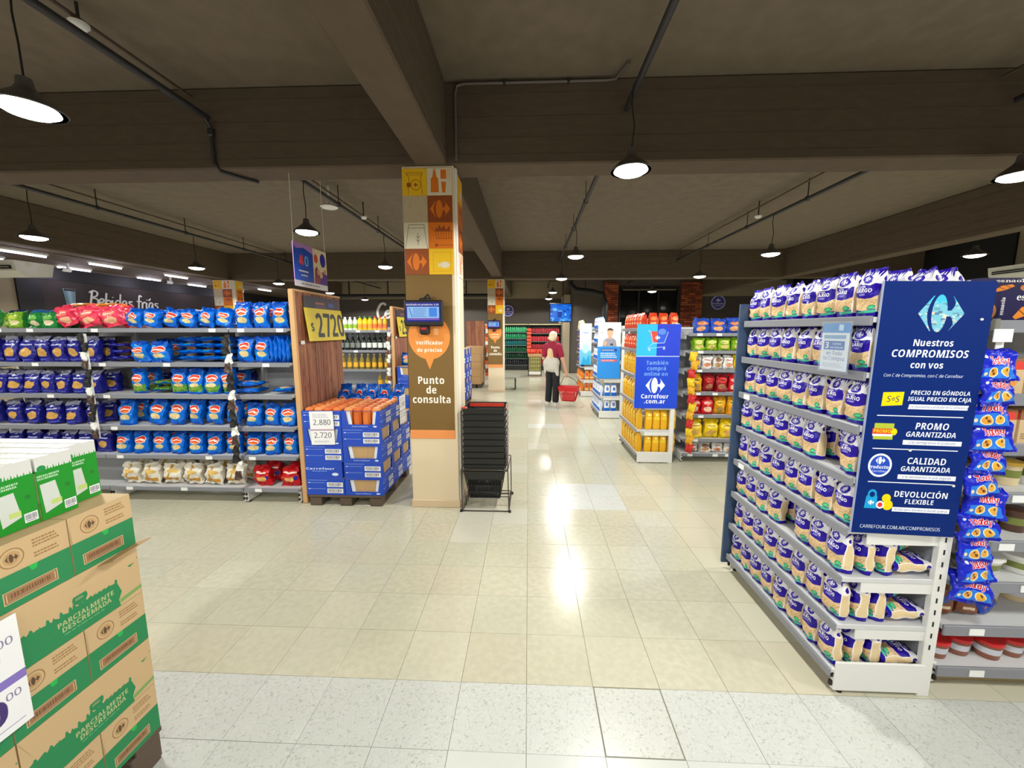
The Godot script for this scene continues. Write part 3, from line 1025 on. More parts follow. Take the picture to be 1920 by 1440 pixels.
# brush lettering: strokes in a 1-high frame, swept as flat raised ribbons on the wall
func script_sign() -> void:
	var g := {
		"B": [[0.1, 0.05, 0.16, 0.95], [0.02, 0.86, 0.2, 1.0, 0.42, 0.92, 0.4, 0.68, 0.16, 0.54, 0.44, 0.46, 0.48, 0.18, 0.3, 0.02, 0.04, 0.06]],
		"e": [[0.04, 0.24, 0.26, 0.32, 0.28, 0.46, 0.14, 0.5, 0.04, 0.3, 0.08, 0.06, 0.22, 0.02, 0.36, 0.16]],
		"b": [[0.06, 0.92, 0.06, 0.1, 0.16, 0.02, 0.3, 0.1, 0.3, 0.36, 0.18, 0.44, 0.07, 0.34]],
		"i": [[0.05, 0.46, 0.05, 0.08, 0.14, 0.02, 0.2, 0.12], [0.07, 0.64, 0.08, 0.68]],
		"d": [[0.3, 0.4, 0.16, 0.48, 0.04, 0.3, 0.08, 0.06, 0.2, 0.04, 0.3, 0.26, 0.31, 0.92, 0.31, 0.1, 0.4, 0.06]],
		"a": [[0.28, 0.42, 0.14, 0.48, 0.03, 0.28, 0.08, 0.05, 0.2, 0.06, 0.28, 0.4, 0.28, 0.1, 0.38, 0.06]],
		"s": [[0.26, 0.44, 0.1, 0.44, 0.08, 0.32, 0.24, 0.22, 0.24, 0.06, 0.04, 0.04]],
		"f": [[0.3, 0.86, 0.2, 0.94, 0.14, 0.8, 0.14, -0.2], [0.0, 0.5, 0.3, 0.52]],
		"r": [[0.06, 0.46, 0.07, 0.02, 0.08, 0.34, 0.2, 0.48, 0.28, 0.42]],
		"C": [[0.46, 0.84, 0.34, 0.98, 0.14, 0.9, 0.02, 0.5, 0.1, 0.08, 0.3, 0.0, 0.48, 0.14]],
		"v": [[0.02, 0.46, 0.12, 0.04, 0.28, 0.48]],
		"z": [[0.02, 0.44, 0.26, 0.44, 0.04, 0.04, 0.3, 0.04]],
		"'": [[0.02, 0.62, 0.1, 0.78]]}
	var adv := {"B": 0.5, "e": 0.35, "b": 0.35, "i": 0.19, "d": 0.4, "a": 0.37, "s": 0.29, "f": 0.3, "r": 0.29, "C": 0.46, "v": 0.3, "z": 0.3, " ": 0.25, "'": 0.0}
	var write := func(what: String, w: float) -> ArrayMesh:
		var b := MB.new()
		var x := 0.0
		for ch in what:
			for s in g.get(ch, []):
				var ctl := []
				for q in range(0, s.size(), 2):
					ctl.append(Vector3(x + s[q] + 0.12 * s[q + 1], s[q + 1], 0))
				var pts := []
				for q in ctl.size() - 1:
					var p0: Vector3 = ctl[maxi(q - 1, 0)]
					var p3: Vector3 = ctl[mini(q + 2, ctl.size() - 1)]
					for t in 4:
						pts.append(ctl[q].cubic_interpolate(ctl[q + 1], p0, p3, t / 4.0))
				pts.append(ctl[-1])
				b.tube(pts, w, 6)
			x += adv[ch]
		return b.done()
	# cold drinks sign on the cladding of the side wall (reads towards the back of the shop)
	var o := thing("wall_lettering", "white brush lettering reading Bebidas frías on the dark side wall", "sign", Vector3(-9.56, 2.13, -8.38), PI / 2.0)
	var l := part(o, "letters", write.call("Bebidas fri'as", 0.052), M.white)
	l.scale = Vector3(0.395, 0.33, 0.3)
	var gl := thing("glass_emblem", "pale blue drinking glass emblem on the dark side wall", "sign", Vector3(-9.56, 2.12, -8.05), PI / 2.0)
	var b := MB.new()
	b.lathe([Vector2(0, 0), Vector2(0.085, 0), Vector2(0.12, 0.34), Vector2(0.105, 0.34), Vector2(0.09, 0.3), Vector2(0, 0.3)], 20, Vector3.ZERO, 0.12)
	part(gl, "tumbler", b.done(), mat("pale_blue", col(168, 206, 232), 0.5))
	part(gl, "dark_drink", cube(Vector3(0, 0.31, 0.014), Vector3(0.2, 0.045, 0.01), 0.004), M.wall_dark)
	var o2 := thing("wall_lettering", "white brush lettering starting Cerv on the back wall above bottles", "sign", Vector3(-6.3, 2.1, -16.42))
	var l2 := part(o2, "letters", write.call("Cervezas", 0.085), M.white)
	l2.scale = Vector3(0.72, 0.62, 0.4)

# ---------------------------------------------------------------- pipes, detectors, air conditioners, hanging sign
func ceiling_fittings() -> void:
	var spots := [[-2.6, "over the pasta aisle"], [0.75, "over the main aisle"], [3.62, "over the snack racks"], [-6.05, "over the far drinks side"], [6.75, "beyond the rice rack beam"]]
	for s in spots:
		for bay in [[4.2, -3.36, "front"], [-3.74, -10.16, "middle"], [-10.54, -16.3, "far"]]:
			var o := thing("ceiling_pipe", "dark conduit pipe under the %s bay ceiling, %s" % [bay[2], s[1]], "pipe", Vector3(s[0], 3.3, bay[0]))
			var L: float = bay[0] - bay[1]
			var b := MB.new()
			b.tube([Vector3(0, 0, 0), Vector3(0, 0, -L)], 0.024, 10)
			part(o, "pipe", b.done(), M.pipe)
			if s[0] != 0.75:
				var b2 := MB.new()
				b2.tube([Vector3(-0.12, 0.16, 0), Vector3(-0.12, 0.16, -L)], 0.012, 8)
				part(o, "side_pipe", b2.done(), mat("pipe_brown", col(84, 68, 56), 0.6))
			var k := 0.4
			while k < L:
				part(o, "hanger", cube(Vector3(0, 0.13, -k), Vector3(0.008, 0.25, 0.012)), M.pipe)
				part(o, "clamp", cube(Vector3(0, 0, -k), Vector3(0.06, 0.06, 0.025), 0.008), M.pipe)
				k += 1.45
	# conduit that turns down the beam
	var c1 := thing("beam_conduit", "thin grey conduit along the beam top, turning down by the column", "conduit", Vector3(0, 0, 0))
	var b := MB.new()
	b.tube([Vector3(0.72, 3.53, -3.2), Vector3(0.66, 3.52, -3.37), Vector3(0.6, 3.52, -3.385), Vector3(-0.52, 3.52, -3.385), Vector3(-0.575, 3.505, -3.385), Vector3(-0.59, 3.45, -3.385), Vector3(-0.59, 2.96, -3.385)], 0.011, 8)
	part(c1, "conduit", b.done(), mat("conduit", col(104, 96, 92), 0.5))
	for x in [0.3, -0.2]:
		part(c1, "clip", cube(Vector3(x, 3.52, -3.386), Vector3(0.02, 0.035, 0.03), 0.004), M.pipe)
	var c2 := thing("beam_conduit", "dark conduit running down the beam and bending underneath, over the pasta shelves", "conduit", Vector3.ZERO)
	b = MB.new()
	b.tube([Vector3(-2.6, 3.3, -3.3), Vector3(-2.6, 3.25, -3.37), Vector3(-2.6, 3.15, -3.385), Vector3(-2.6, 2.97, -3.385), Vector3(-2.58, 2.915, -3.42), Vector3(-2.5, 2.912, -3.55), Vector3(-2.42, 2.912, -3.66)], 0.014, 8)
	part(c2, "conduit", b.done(), M.pipe)
	part(c2, "coupling", cube(Vector3(-2.6, 3.2, -3.38), Vector3(0.045, 0.06, 0.045), 0.01), M.pipe)
	# disc speaker and detectors
	var d := thing("ceiling_speaker", "white disc speaker hung near the pipe above the price panel", "speaker", Vector3(-2.74, 3.26, -5.6))
	b = MB.new()
	b.lathe([Vector2(0, 0), Vector2(0.1, 0), Vector2(0.115, 0.012), Vector2(0.1, 0.03), Vector2(0, 0.035)], 24)
	part(d, "disc", b.done(), M.white)
	part(d, "stem", cube(Vector3(0, 0.16, 0), Vector3(0.02, 0.26, 0.02)), M.white)
	var k := 0
	for p in [Vector3(-2.55, 3.3, -6.3), Vector3(3.5, 3.3, -6.5), Vector3(-2.72, 3.4, -2.55)]:
		var s := thing("smoke_detector", ["small white smoke detector over the bottle shelves", "small white smoke detector over the snack racks", "small grey detector on the pipe over the milk cartons"][k], "detector", p, 0.0, "smoke detectors on the ceiling pipes")
		b = MB.new()
		b.lathe([Vector2(0, 0), Vector2(0.03, 0), Vector2(0.05, 0.02), Vector2(0.05, 0.035), Vector2(0, 0.04)], 16)
		part(s, "dome", b.done(), M.white)
		part(s, "stem", cube(Vector3(0, 0.14, 0), Vector3(0.012, 0.22, 0.012)), M.pipe)
		k += 1
	# black ducts near the far end
	var du := thing("air_duct", "thick black duct bending below the far ceiling beside the screen", "duct", Vector3.ZERO)
	b = MB.new()
	b.tube([Vector3(1.3, 3.4, -13.0), Vector3(1.32, 3.05, -13.0), Vector3(1.5, 2.88, -13.0), Vector3(2.0, 2.82, -13.0), Vector3(2.35, 2.74, -13.0), Vector3(2.45, 2.4, -13.0), Vector3(2.45, 1.75, -13.05)], 0.09, 12)
	part(du, "duct", b.done(), M.black)
	part(du, "hanger", cube(Vector3(1.8, 3.2, -13.0), Vector3(0.03, 0.66, 0.03)), M.black)
	var du2 := thing("air_duct", "long black duct below the far ceiling behind the price column", "duct", Vector3.ZERO)
	b = MB.new()
	b.tube([Vector3(-7.2, 2.82, -14.2), Vector3(-1.2, 2.82, -14.2)], 0.06, 10)
	part(du2, "duct", b.done(), M.black)
	for x in [-6.4, -5.0, -3.6, -2.2]:
		part(du2, "hanger", cube(Vector3(x, 3.2, -14.2), Vector3(0.04, 0.7, 0.04)), M.black)
	# dome cameras under the soffit
	var ck := 0
	for p in [Vector3(-8.9, 2.712, -7.5), Vector3(-8.7, 2.712, -9.5)]:
		var sc := thing("security_camera", ["small white camera under the soffit over the green bags", "small white camera under the soffit over the blue bags"][ck], "camera", p, 0.0, "cameras under the soffit")
		part(sc, "body", cube(Vector3(0, 0.04, 0), Vector3(0.07, 0.07, 0.16), 0.02), M.white)
		part(sc, "mount", cube(Vector3(0, 0.12, -0.03), Vector3(0.03, 0.1, 0.03)), M.white)
		part(sc, "lens", cube(Vector3(0, 0.04, 0.083), Vector3(0.04, 0.04, 0.01), 0.004), M.black)
		ck += 1
	# split air conditioners
	k = 0
	for a in [[Vector3(-8.75, 2.46, -6.1), 0.0, 1.3], [Vector3(8.9, 2.55, -7.5), -PI / 2.0, 1.6]]:
		var o := thing("air_conditioner", ["long white ceiling air conditioner over the cold drinks side", "long white air conditioner high beside the rice rack board"][k], "air conditioner", a[0], a[1])
		var w: float = a[2]
		var q := MB.new()
		var sec := [Vector2(0, 0.24), Vector2(0.03, 0.08), Vector2(0.14, 0.0), Vector2(0.5, 0.03), Vector2(0.55, 0.24)]
		for i in sec.size():
			var s0: Vector2 = sec[i]
			var s1: Vector2 = sec[(i + 1) % sec.size()]
			var mid := (s0 + s1) / 2.0 - Vector2(0.28, 0.13)
			q.quad(Vector3(-w / 2, s0.y, -s0.x), Vector3(w / 2, s0.y, -s0.x), Vector3(w / 2, s1.y, -s1.x), Vector3(-w / 2, s1.y, -s1.x), Vector3(0, mid.y, -mid.x))
		for sx in [-1.0, 1.0]:
			for i in range(1, sec.size() - 1):
				var nn := Vector3(sx, 0, 0)
				q.tri(Vector3(sx * w / 2, sec[0].y, -sec[0].x), Vector3(sx * w / 2, sec[i].y, -sec[i].x), Vector3(sx * w / 2, sec[i + 1].y, -sec[i + 1].x), nn, nn, nn, Vector2.ZERO, Vector2.ZERO, Vector2.ZERO)
		part(o, "casing", q.done(), M.white)
		part(o, "outlet_slot", cube(Vector3(0, 0.13, -0.012), Vector3(w * 0.9, 0.05, 0.03)), M.black)
		part(o, "louver", cube(Vector3(0, 0.13, 0.004), Vector3(w * 0.88, 0.006, 0.03)), M.white)
		k += 1
	# hanging double sided promotion sign
	var im := canvas(700, 500, col(28, 80, 205))
	poly(im, [Vector2(0, 0), Vector2(700, 0), Vector2(700, 30), Vector2(420, 90), Vector2(200, 40), Vector2(60, 70), Vector2(0, 40)], col(190, 140, 225))
	rect(im, 390, 0, 310, 430, col(238, 226, 196))
	oval(im, 455, 120, 42, 55, col(226, 80, 60))
	oval(im, 610, 120, 62, 85, col(36, 44, 170))
	poly(im, [Vector2(400, 430), Vector2(420, 250), Vector2(470, 210), Vector2(520, 300), Vector2(600, 260), Vector2(640, 430)], col(150, 70, 80))
	poly(im, [Vector2(520, 430), Vector2(560, 300), Vector2(640, 250), Vector2(700, 300), Vector2(700, 430)], col(86, 50, 150))
	oval(im, 560, 310, 36, 40, col(226, 190, 150))
	oval(im, 500, 280, 30, 36, col(214, 170, 130))
	oval(im, 650, 260, 26, 32, col(206, 160, 120))
	poly(im, [Vector2(130, 120), Vector2(95, 230), Vector2(165, 235)], col(240, 90, 110))
	text(im, "4", 150, 250, 120, col(238, 70, 80), 0.5)
	text(im, "0", 250, 250, 120, col(120, 190, 250), 0.5)
	small_print(im, 90, 300, 220, 36, 1, Color.WHITE)
	small_print(im, 130, 350, 150, 30, 1, Color.WHITE)
	rect(im, 0, 430, 700, 70, col(222, 220, 228))
	small_print(im, 120, 452, 460, 26, 1, col(110, 110, 140))
	var sg := thing("hanging_sign", "blue promotion sign hanging above the wooden price panel", "sign", Vector3(-2.05, 1.992, -3.77), PI / 2.0)
	part(sg, "printed_board", plate(0.57, 0.38, 0.006), mat("hanging_sign", Color.WHITE, 0.5, 0.0, print_tex("hanging_sign", im)), Vector3(0, 0.19, 0))
	for sx in [-0.27, 0.27]:
		var q := MB.new()
		q.tube([Vector3(sx, 0.37, 0), Vector3(sx * 0.95, 1.55, 0)], 0.0022, 5)
		part(sg, "string", q.done(), M.white)

# ---------------------------------------------------------------- bag prints; marks in units of the front (x 0-1, y 0-1 down)
func bag_tex(key: String, base: Color, marks: Array, side := Color(0, 0, 0, 0), w := 384, h := 576) -> Texture2D:
	var im := canvas(w, h, base)
	var f := w * 0.74
	for m in marks:
		match m[0]:
			"r": rect(im, m[1] * f, m[2] * h, m[3] * f, m[4] * h, m[5])
			"o": oval(im, m[1] * f, m[2] * h, m[3] * f, m[4] * h, m[5])
			"p":
				var pts := []
				for k in range(0, m[1].size(), 2):
					pts.append(Vector2(m[1][k] * f, m[1][k + 1] * h))
				poly(im, pts, m[2])
			"t": text(im, m[1], m[2] * f, m[3] * h, m[4] * h, m[5], 0.5, bold, m[6] if m.size() > 6 else 0.0)
			"e": emblem(im, m[1] * f, m[2] * h, m[3] * f, m[4])
			"n":  # scattered grains inside a box
				var r := RandomNumberGenerator.new()
				r.seed = int(m[7])
				for k in int(m[6]):
					var a := r.randf() * TAU
					var c := Vector2(r.randf_range(m[1], m[1] + m[3]) * f, r.randf_range(m[2], m[2] + m[4]) * h)
					var d := Vector2(cos(a), sin(a)) * f * 0.035
					poly(im, [c - d, c + d.orthogonal() * 0.4, c + d, c - d.orthogonal() * 0.4], (m[5] as Color).lerp(m[8], r.randf()))
	if side.a > 0.0: rect(im, f + 2, 0, w, h, side)
	return print_tex(key, im)

func pasta_prints() -> void:
	var red := col(222, 60, 46)
	var blu := col(0, 104, 210)
	var deep := col(0, 72, 176)
	for k in 3:
		var marks := [["p", [0, 0, 1, 0, 1, 0.12, 0.5, 0.2, 0, 0.12], deep], ["p", [0.12, 0.36, 0.25, 0.26, 0.5, 0.22, 0.78, 0.25, 0.9, 0.36, 0.84, 0.48, 0.6, 0.54, 0.3, 0.53, 0.14, 0.47], col(240, 220, 206)], ["p", [0.16, 0.37, 0.28, 0.28, 0.5, 0.245, 0.75, 0.27, 0.86, 0.37, 0.8, 0.46, 0.58, 0.515, 0.32, 0.505, 0.18, 0.45], red], ["p", [0.2, 0.39, 0.5, 0.33, 0.82, 0.38, 0.8, 0.43, 0.5, 0.39, 0.22, 0.44], col(250, 226, 210)], ["p", [0.28, 0.47, 0.5, 0.44, 0.72, 0.46, 0.6, 0.5, 0.4, 0.5], col(244, 140, 60)], ["o", 0.5, 0.68, 0.37, 0.13, col(60, 160, 180)], ["o", 0.5, 0.68, 0.33, 0.11, col(222, 196, 146)], ["n", 0.22, 0.58, 0.56, 0.17, col(206, 150, 70), 60, 4 + k, col(240, 226, 190)], ["r", 0.0, 0.93, 1.0, 0.07, deep]]
		if k == 1: marks.append(["p", [0, 0.6, 0.3, 0.72, 0.7, 0.72, 1, 0.6, 1, 0.92, 0, 0.92], col(70, 140, 50)]); marks.append(["n", 0.1, 0.74, 0.8, 0.15, col(226, 170, 70), 60, 9, col(190, 200, 90)])
		if k == 2: marks.append(["o", 0.2, 0.2, 0.1, 0.04, col(60, 170, 240)]); marks.append(["r", 0.3, 0.8, 0.4, 0.04, col(30, 160, 170)])
		film("pasta_film_%d" % k, bag_tex("pasta_%d" % k, blu, marks, blu.lerp(deep, 0.4)))
	var navy := col(28, 30, 132)
	film("navy_film", bag_tex("navy_pasta", navy, [["r", 0, 0, 1, 0.16, col(150, 152, 176)], ["o", 0.5, 0.19, 0.22, 0.07, navy], ["e", 0.5, 0.18, 0.12, col(225, 226, 240)], ["r", 0.15, 0.3, 0.7, 0.05, col(190, 194, 230)], ["o", 0.5, 0.62, 0.36, 0.17, col(206, 160, 84)], ["n", 0.2, 0.5, 0.6, 0.25, col(226, 186, 110), 120, 2, col(176, 126, 56)], ["r", 0.08, 0.88, 0.84, 0.05, col(90, 94, 200)]], navy.lerp(Color.BLACK, 0.15)))
	film("flour_film", bag_tex("flour", col(232, 226, 214), [["r", 0.3, 0.1, 0.12, 0.8, col(196, 150, 60)], ["o", 0.5, 0.35, 0.3, 0.1, col(226, 190, 110)], ["p", [0.1, 0.72, 0.9, 0.66, 0.9, 0.84, 0.1, 0.88], col(206, 150, 56)]], col(224, 216, 200)), 0.5)
	film("red_film", bag_tex("red_bag", col(196, 18, 30), [["o", 0.5, 0.62, 0.3, 0.14, col(232, 190, 110)], ["r", 0.14, 0.25, 0.72, 0.07, col(240, 220, 210)], ["p", [0, 0.5, 1, 0.4, 1, 0.46, 0, 0.56], col(230, 80, 60)], ["o", 0.85, 0.55, 0.1, 0.12, col(40, 40, 150)]], col(170, 14, 26)))
	film("green_film", bag_tex("green_bag", col(120, 168, 40), [["r", 0, 0, 1, 0.14, col(30, 40, 80)], ["o", 0.5, 0.4, 0.36, 0.13, col(190, 206, 80)], ["n", 0.1, 0.55, 0.8, 0.35, col(232, 220, 160), 80, 5, col(150, 170, 60)], ["o", 0.5, 0.72, 0.3, 0.13, col(226, 206, 160)]], col(40, 120, 50)))
	film("deep_green_film", bag_tex("deep_green_bag", col(24, 130, 56), [["r", 0, 0, 1, 0.14, col(40, 90, 150)], ["o", 0.5, 0.4, 0.36, 0.13, col(120, 190, 80)], ["o", 0.5, 0.72, 0.33, 0.15, col(226, 206, 170)]], col(20, 100, 46)))
	film("orange_film", bag_tex("orange_bag", col(244, 132, 24), [["o", 0.5, 0.4, 0.36, 0.13, col(250, 190, 60)], ["o", 0.5, 0.72, 0.33, 0.15, col(240, 216, 170)], ["r", 0.2, 0.36, 0.6, 0.05, col(200, 50, 40)]], col(230, 110, 20)))
	film("pink_film", bag_tex("pink_bag", col(232, 62, 92), [["o", 0.5, 0.4, 0.36, 0.13, col(244, 130, 110)], ["o", 0.5, 0.72, 0.33, 0.15, col(244, 190, 150)], ["r", 0.2, 0.36, 0.6, 0.05, col(250, 226, 220)]], col(214, 50, 84)))

# ---------------------------------------------------------------- shelving
# local frame: front edge at z 0, facing +z; levels = heights of the shelf tops
func rack(o: Node3D, w: float, d: float, levels: Array, top: float, tags := [], back := "back_panel", foot := true, rail := 0.038, tilt := 0.0) -> void:
	part(o, "back_panel", cube(Vector3(0, top / 2 + 0.04, -d + 0.01), Vector3(w - 0.03, top - 0.08, 0.02)), M[back])
	for sx in [-1, 1]:
		part(o, "upright", cube(Vector3(sx * (w / 2 - 0.014), top / 2, -d + 0.02), Vector3(0.028, top, 0.05), 0.003), M.white_metal)
		if foot:
			var fo := part(o, "foot_bracket", cube(Vector3(sx * (w / 2 - 0.012), 0.065, -d / 2 - 0.004), Vector3(0.022, 0.1, d - 0.04), 0.003), M.white_metal)
			for k in 2:
				part(fo, "slot", cube(Vector3(sx * (w / 2 - 0.012), 0.045 + 0.042 * k, -0.019), Vector3(0.012, 0.022, 0.012)), M.black)
			part(fo, "levelling_foot", cap_mesh(0.012, 0.0, 0.014), M.black, Vector3(sx * (w / 2 - 0.014), 0, -0.06))
	for i in levels.size():
		var y: float = levels[i]
		var s := part(o, "shelf", cube(Vector3(0, y - 0.011, -d / 2), Vector3(w - 0.012, 0.022, d - 0.022), 0.002), M.shelf)
		part(s, "price_rail", cube(Vector3(0, y - rail / 2 + 0.004, -0.006), Vector3(w - 0.008, rail, 0.012), 0.003), M.rail)
		for t in (tags[i] if i < tags.size() else []):
			part(s, "price_tag", cube(Vector3(t, y - rail / 2 + 0.003, 0.002), Vector3(0.062, 0.03, 0.003)), M.tag)
		for sx in [-1, 1]:
			part(s, "shelf_bracket", cube(Vector3(sx * (w / 2 - 0.012), y - 0.045, -d * 0.6), Vector3(0.004, 0.05, d * 0.75)), M.white_metal)

func clip_strip(at: Vector3, h: float, n: int, label: String, ms: Array, w := 0.07) -> void:
	var o := thing("clip_strip", label, "clip strip", at)
	part(o, "strip", cube(Vector3(0, -h / 2, 0), Vector3(0.03, h, 0.003)), M.white)
	var r := RandomNumberGenerator.new()
	r.seed = int(absf(at.x) * 100)
	var pack := bag(w, h / n * 1.12, 0.026, n, 0.95, true, 0.01, 0.0, 8)
	for k in n:
		var p := part(o, "packet", pack, ms[k % ms.size()], Vector3(r.randf_range(-0.012, 0.012), -h * (k + 1.05) / n, 0.018 + 0.004 * (k % 2)))
		p.rotation = Vector3(r.randf_range(-0.1, 0.1), r.randf_range(-0.3, 0.3), r.randf_range(-0.2, 0.2))

func put_bag(kind: String, mesh: Mesh, m: Material, label: String, group: String, at: Vector3, rot := Vector3.ZERO) -> void:
	if rot.x == 0.0: at.y += mesh.get_aabb().size.x * 0.5 * absf(sin(rot.z))
	single(kind, mesh, m, label, "bag", at, rot, group)

func pasta_gondola() -> void:
	pasta_prints()
	var LV := [0.15, 0.455, 0.725, 1.02, 1.31, 1.615]
	var Z := -3.4
	var bays := [[-5.2, -3.92, "pasta shelf bay nearest the milk cartons"], [-3.92, -2.63, "middle pasta shelf bay filled with bright blue bags"], [-2.63, -2.102, "narrow pasta shelf bay beside the wooden price panel"]]
	var tg := [[[-0.3], [0.3], [], [0.2], [0.1], [-0.35, -0.2, 0.1]], [[-0.45, 0.08], [-0.5, 0.35], [-0.52], [-0.55], [-0.55, 0.05], [-0.58, 0.5]], [[-0.12], [-0.15], [], [], [0.05], [-0.15, 0.2]]]
	for i in 3:
		var w: float = bays[i][1] - bays[i][0]
		var o := thing("shelf_bay", bays[i][2], "shelving", Vector3((bays[i][0] + bays[i][1]) / 2, 0, Z), 0.0, "pasta shelf bays facing the main aisle")
		rack(o, w, 0.45, LV, 1.66, tg[i])
	var G := "bags on the pasta shelves"
	var stand := []
	for k in 5: stand.append(bag(0.142, 0.232, 0.075, 10 + k, 0.94, k % 2 == 0, 0.011, [0.0, -0.12, -0.05, -0.16, 0.04][k]))
	var low := []
	for k in 4: low.append(bag(0.142, 0.205, 0.085, 30 + k, 0.92, k == 1, 0.012, -0.1))
	var short := []
	for k in 4: short.append(bag(0.142, 0.165, 0.085, 34 + k, 0.92, k % 2 == 1, 0.012, -0.1))
	var heap := []
	for k in 3: heap.append(bag(0.175, 0.185, 0.1, 40 + k, 0.95, true, 0.016, -0.05))
	var flat := []
	for k in 3: flat.append(bag(0.165, 0.24, 0.046, 20 + k, 0.92, true, 0.007))
	var r := rng
	var TN := ["bottom", "second lowest", "third lowest", "third highest", "second highest", "top"]
	# [bay, tier, x from, x to, count, film, word, meshes, sideways lean, rows deep]
	var rows := [
		["first", 5, -4.9, -4.66, 2, "green_film", "lime green", short, 0.05, 2], ["first", 5, -4.49, -4.33, 2, "deep_green_film", "dark green", short, 0.0, 2], ["first", 5, -4.16, -3.74, 3, "pink_film", "pink", heap, 0.25, 2],
		["first", 4, -5.08, -3.99, 8, "navy_film", "navy", stand, 0.02, 2], ["first", 3, -5.08, -4.0, 8, "navy_film", "navy", low, 0.0, 2], ["first", 2, -5.03, -4.05, 6, "navy_film", "navy", low, 0.1, 2], ["first", 1, -5.05, -4.0, 7, "navy_film", "navy", low, 0.0, 2],
		["middle", 5, -3.56, -2.72, 6, "pasta_film_0", "bright blue", short, -0.2, 1], ["narrow", 5, -2.54, -2.2, 3, "pasta_film_0", "bright blue", stand, 0.0, 2],
		["middle", 4, -3.52, -3.34, 2, "pasta_film_2", "pale blue", heap, 0.0, 1],
		["narrow", 4, -2.55, -2.39, 2, "pasta_film_0", "bright blue", stand, -0.06, 1],
		["middle", 3, -3.58, -3.58, 1, "pasta_film_1", "lone green edged", stand, 0.0, 2], ["middle", 3, -3.2, -2.73, 4, "pasta_film_1", "green edged", stand, 0.0, 2],
		["middle", 2, -3.74, -3.74, 1, "pasta_film_0", "upright blue", stand, 0.0, 2], ["middle", 2, -3.46, -2.72, 5, "pasta_film_0", "leaning blue", stand, -0.2, 1],
		["narrow", 2, -2.52, -2.2, 3, "pasta_film_0", "bright blue", low, -0.05, 1],
		["middle", 1, -3.8, -2.74, 7, "pasta_film_0", "bright blue", low, 0.0, 2], ["narrow", 1, -2.54, -2.2, 3, "pasta_film_0", "bright blue", low, 0.0, 2],
		["middle", 0, -3.78, -2.76, 6, "flour_film", "white and gold", heap, -0.14, 2], ["narrow", 0, -2.48, -2.22, 2, "red_film", "glossy red", heap, 0.0, 2]]
	for q in rows:
		for k in q[4]:
			var x: float = lerpf(q[2], q[3], float(k) / maxf(1, q[4] - 1))
			var t: int = q[1]
			for row in q[9]:
				var seeded: int = (k * 7 + t * 3 + row) % q[7].size()
				put_bag("pasta_bag" if q[5] != "flour_film" else "flour_bag", q[7][seeded], M[q[5]], "%s bag%s, %s from milk end, %s shelf, %s pasta bay" % [q[6], "" if row == 0 else " behind", ORD[k], TN[t], q[0]], G, Vector3(x + 0.01 * row, LV[t] + 0.002, Z - 0.082 - 0.135 * row - r.randf() * 0.01), Vector3(0, r.randf_range(-0.12, 0.12), q[8] + r.randf_range(-0.02, 0.02)))
	# fuller rows at the back of the deep shelves
	for q in [[2, -3.76, -2.74, 7, "pasta_film_0", "blue"], [3, -3.76, -2.74, 7, "navy_film", "navy"], [4, -3.6, -2.74, 6, "pasta_film_0", "blue"], [1, -3.76, -2.74, 7, "pasta_film_0", "blue"]]:
		for k in q[3]:
			put_bag("pasta_bag", low[(k + q[0]) % 4], M[q[4]], "%s bag in the back row, %s from milk end, %s shelf, middle pasta bay" % [q[5], ORD[k], TN[q[0]]], G, Vector3(lerpf(q[1], q[2], k / (q[3] - 1.0)), LV[q[0]] + 0.002, Z - 0.352), Vector3(0, r.randf_range(-0.1, 0.1), 0))
	# piles of bags lying flat
	var lay := func(film_: String, word: String, t: int, x: float, z: float, layer: float, yaw: float, bay: String, num: String) -> void:
		put_bag("pasta_bag", flat[(int(layer) + int(absf(x) * 10)) % 3], M[film_], "%s bag lying flat, %s, %s shelf, %s pasta bay" % [word, num, TN[t], bay], G, Vector3(x, LV[t] + 0.037 + layer * 0.058, z + 0.12 * cos(yaw)), Vector3(-PI / 2.0, yaw, 0))
	for c in 3:
		for l in 4:
			lay.call("pasta_film_2", "pale blue", 4, -3.12 + c * 0.172, Z - 0.19, l, 0.04 * (c % 3 - 1), "middle", "%s pile, %s layer" % [ORD[c], ORD[l]])
	for l in 3:
		lay.call("navy_film", "navy", 4, -3.76, Z - 0.2, l, 0.1, "middle", "%s layer" % ORD[l])
	for l in 2:
		lay.call("pasta_film_0", "bright blue", 3, -2.44, Z - 0.13, l, 1.5, "narrow", "%s layer" % ORD[l])
		lay.call("pasta_film_1", "green edged", 3, -3.39, Z - 0.2, l, 0.12, "middle", "%s layer" % ORD[l])
	lay.call("pasta_film_2", "pale blue", 3, -2.235, Z - 0.17, 0, 0.05, "narrow", "beside the panel")
	lay.call("orange_film", "orange", 5, -4.3, Z - 0.39, 3.2, 0.2, "first", "on top of the heap")
	lay.call("orange_film", "orange", 5, -4.02, Z - 0.39, 3.2, 0.3, "first", "behind the pink bags")
	for l in 5:
		for l2 in 3:
			lay.call("pasta_film_2" if l2 < 2 else "pasta_film_0", "blue", 5, -3.5 + l * 0.18, Z - 0.285, l2, 0.05 * (l % 3 - 1), "middle", "%s pile behind, %s layer" % [ORD[l], ORD[l2]])
	for k in 5:
		put_bag("pasta_bag", flat[k % 3], M.pasta_film_0, "bright blue bag edge on, %s from the wooden panel, second highest shelf" % ORD[4 - k], G, Vector3(-2.285 + k * 0.038, LV[4] + 0.004, Z - 0.12), Vector3(0, 1.45, 0.0))
	var dk := [M.black, M.black, M.white, mat("strip_brown", col(70, 50, 44), 0.4)]
	clip_strip(Vector3(-3.92, 1.57, Z + 0.03), 0.95, 12, "black and white clip strip hanging between the first and middle pasta bays", dk, 0.045)
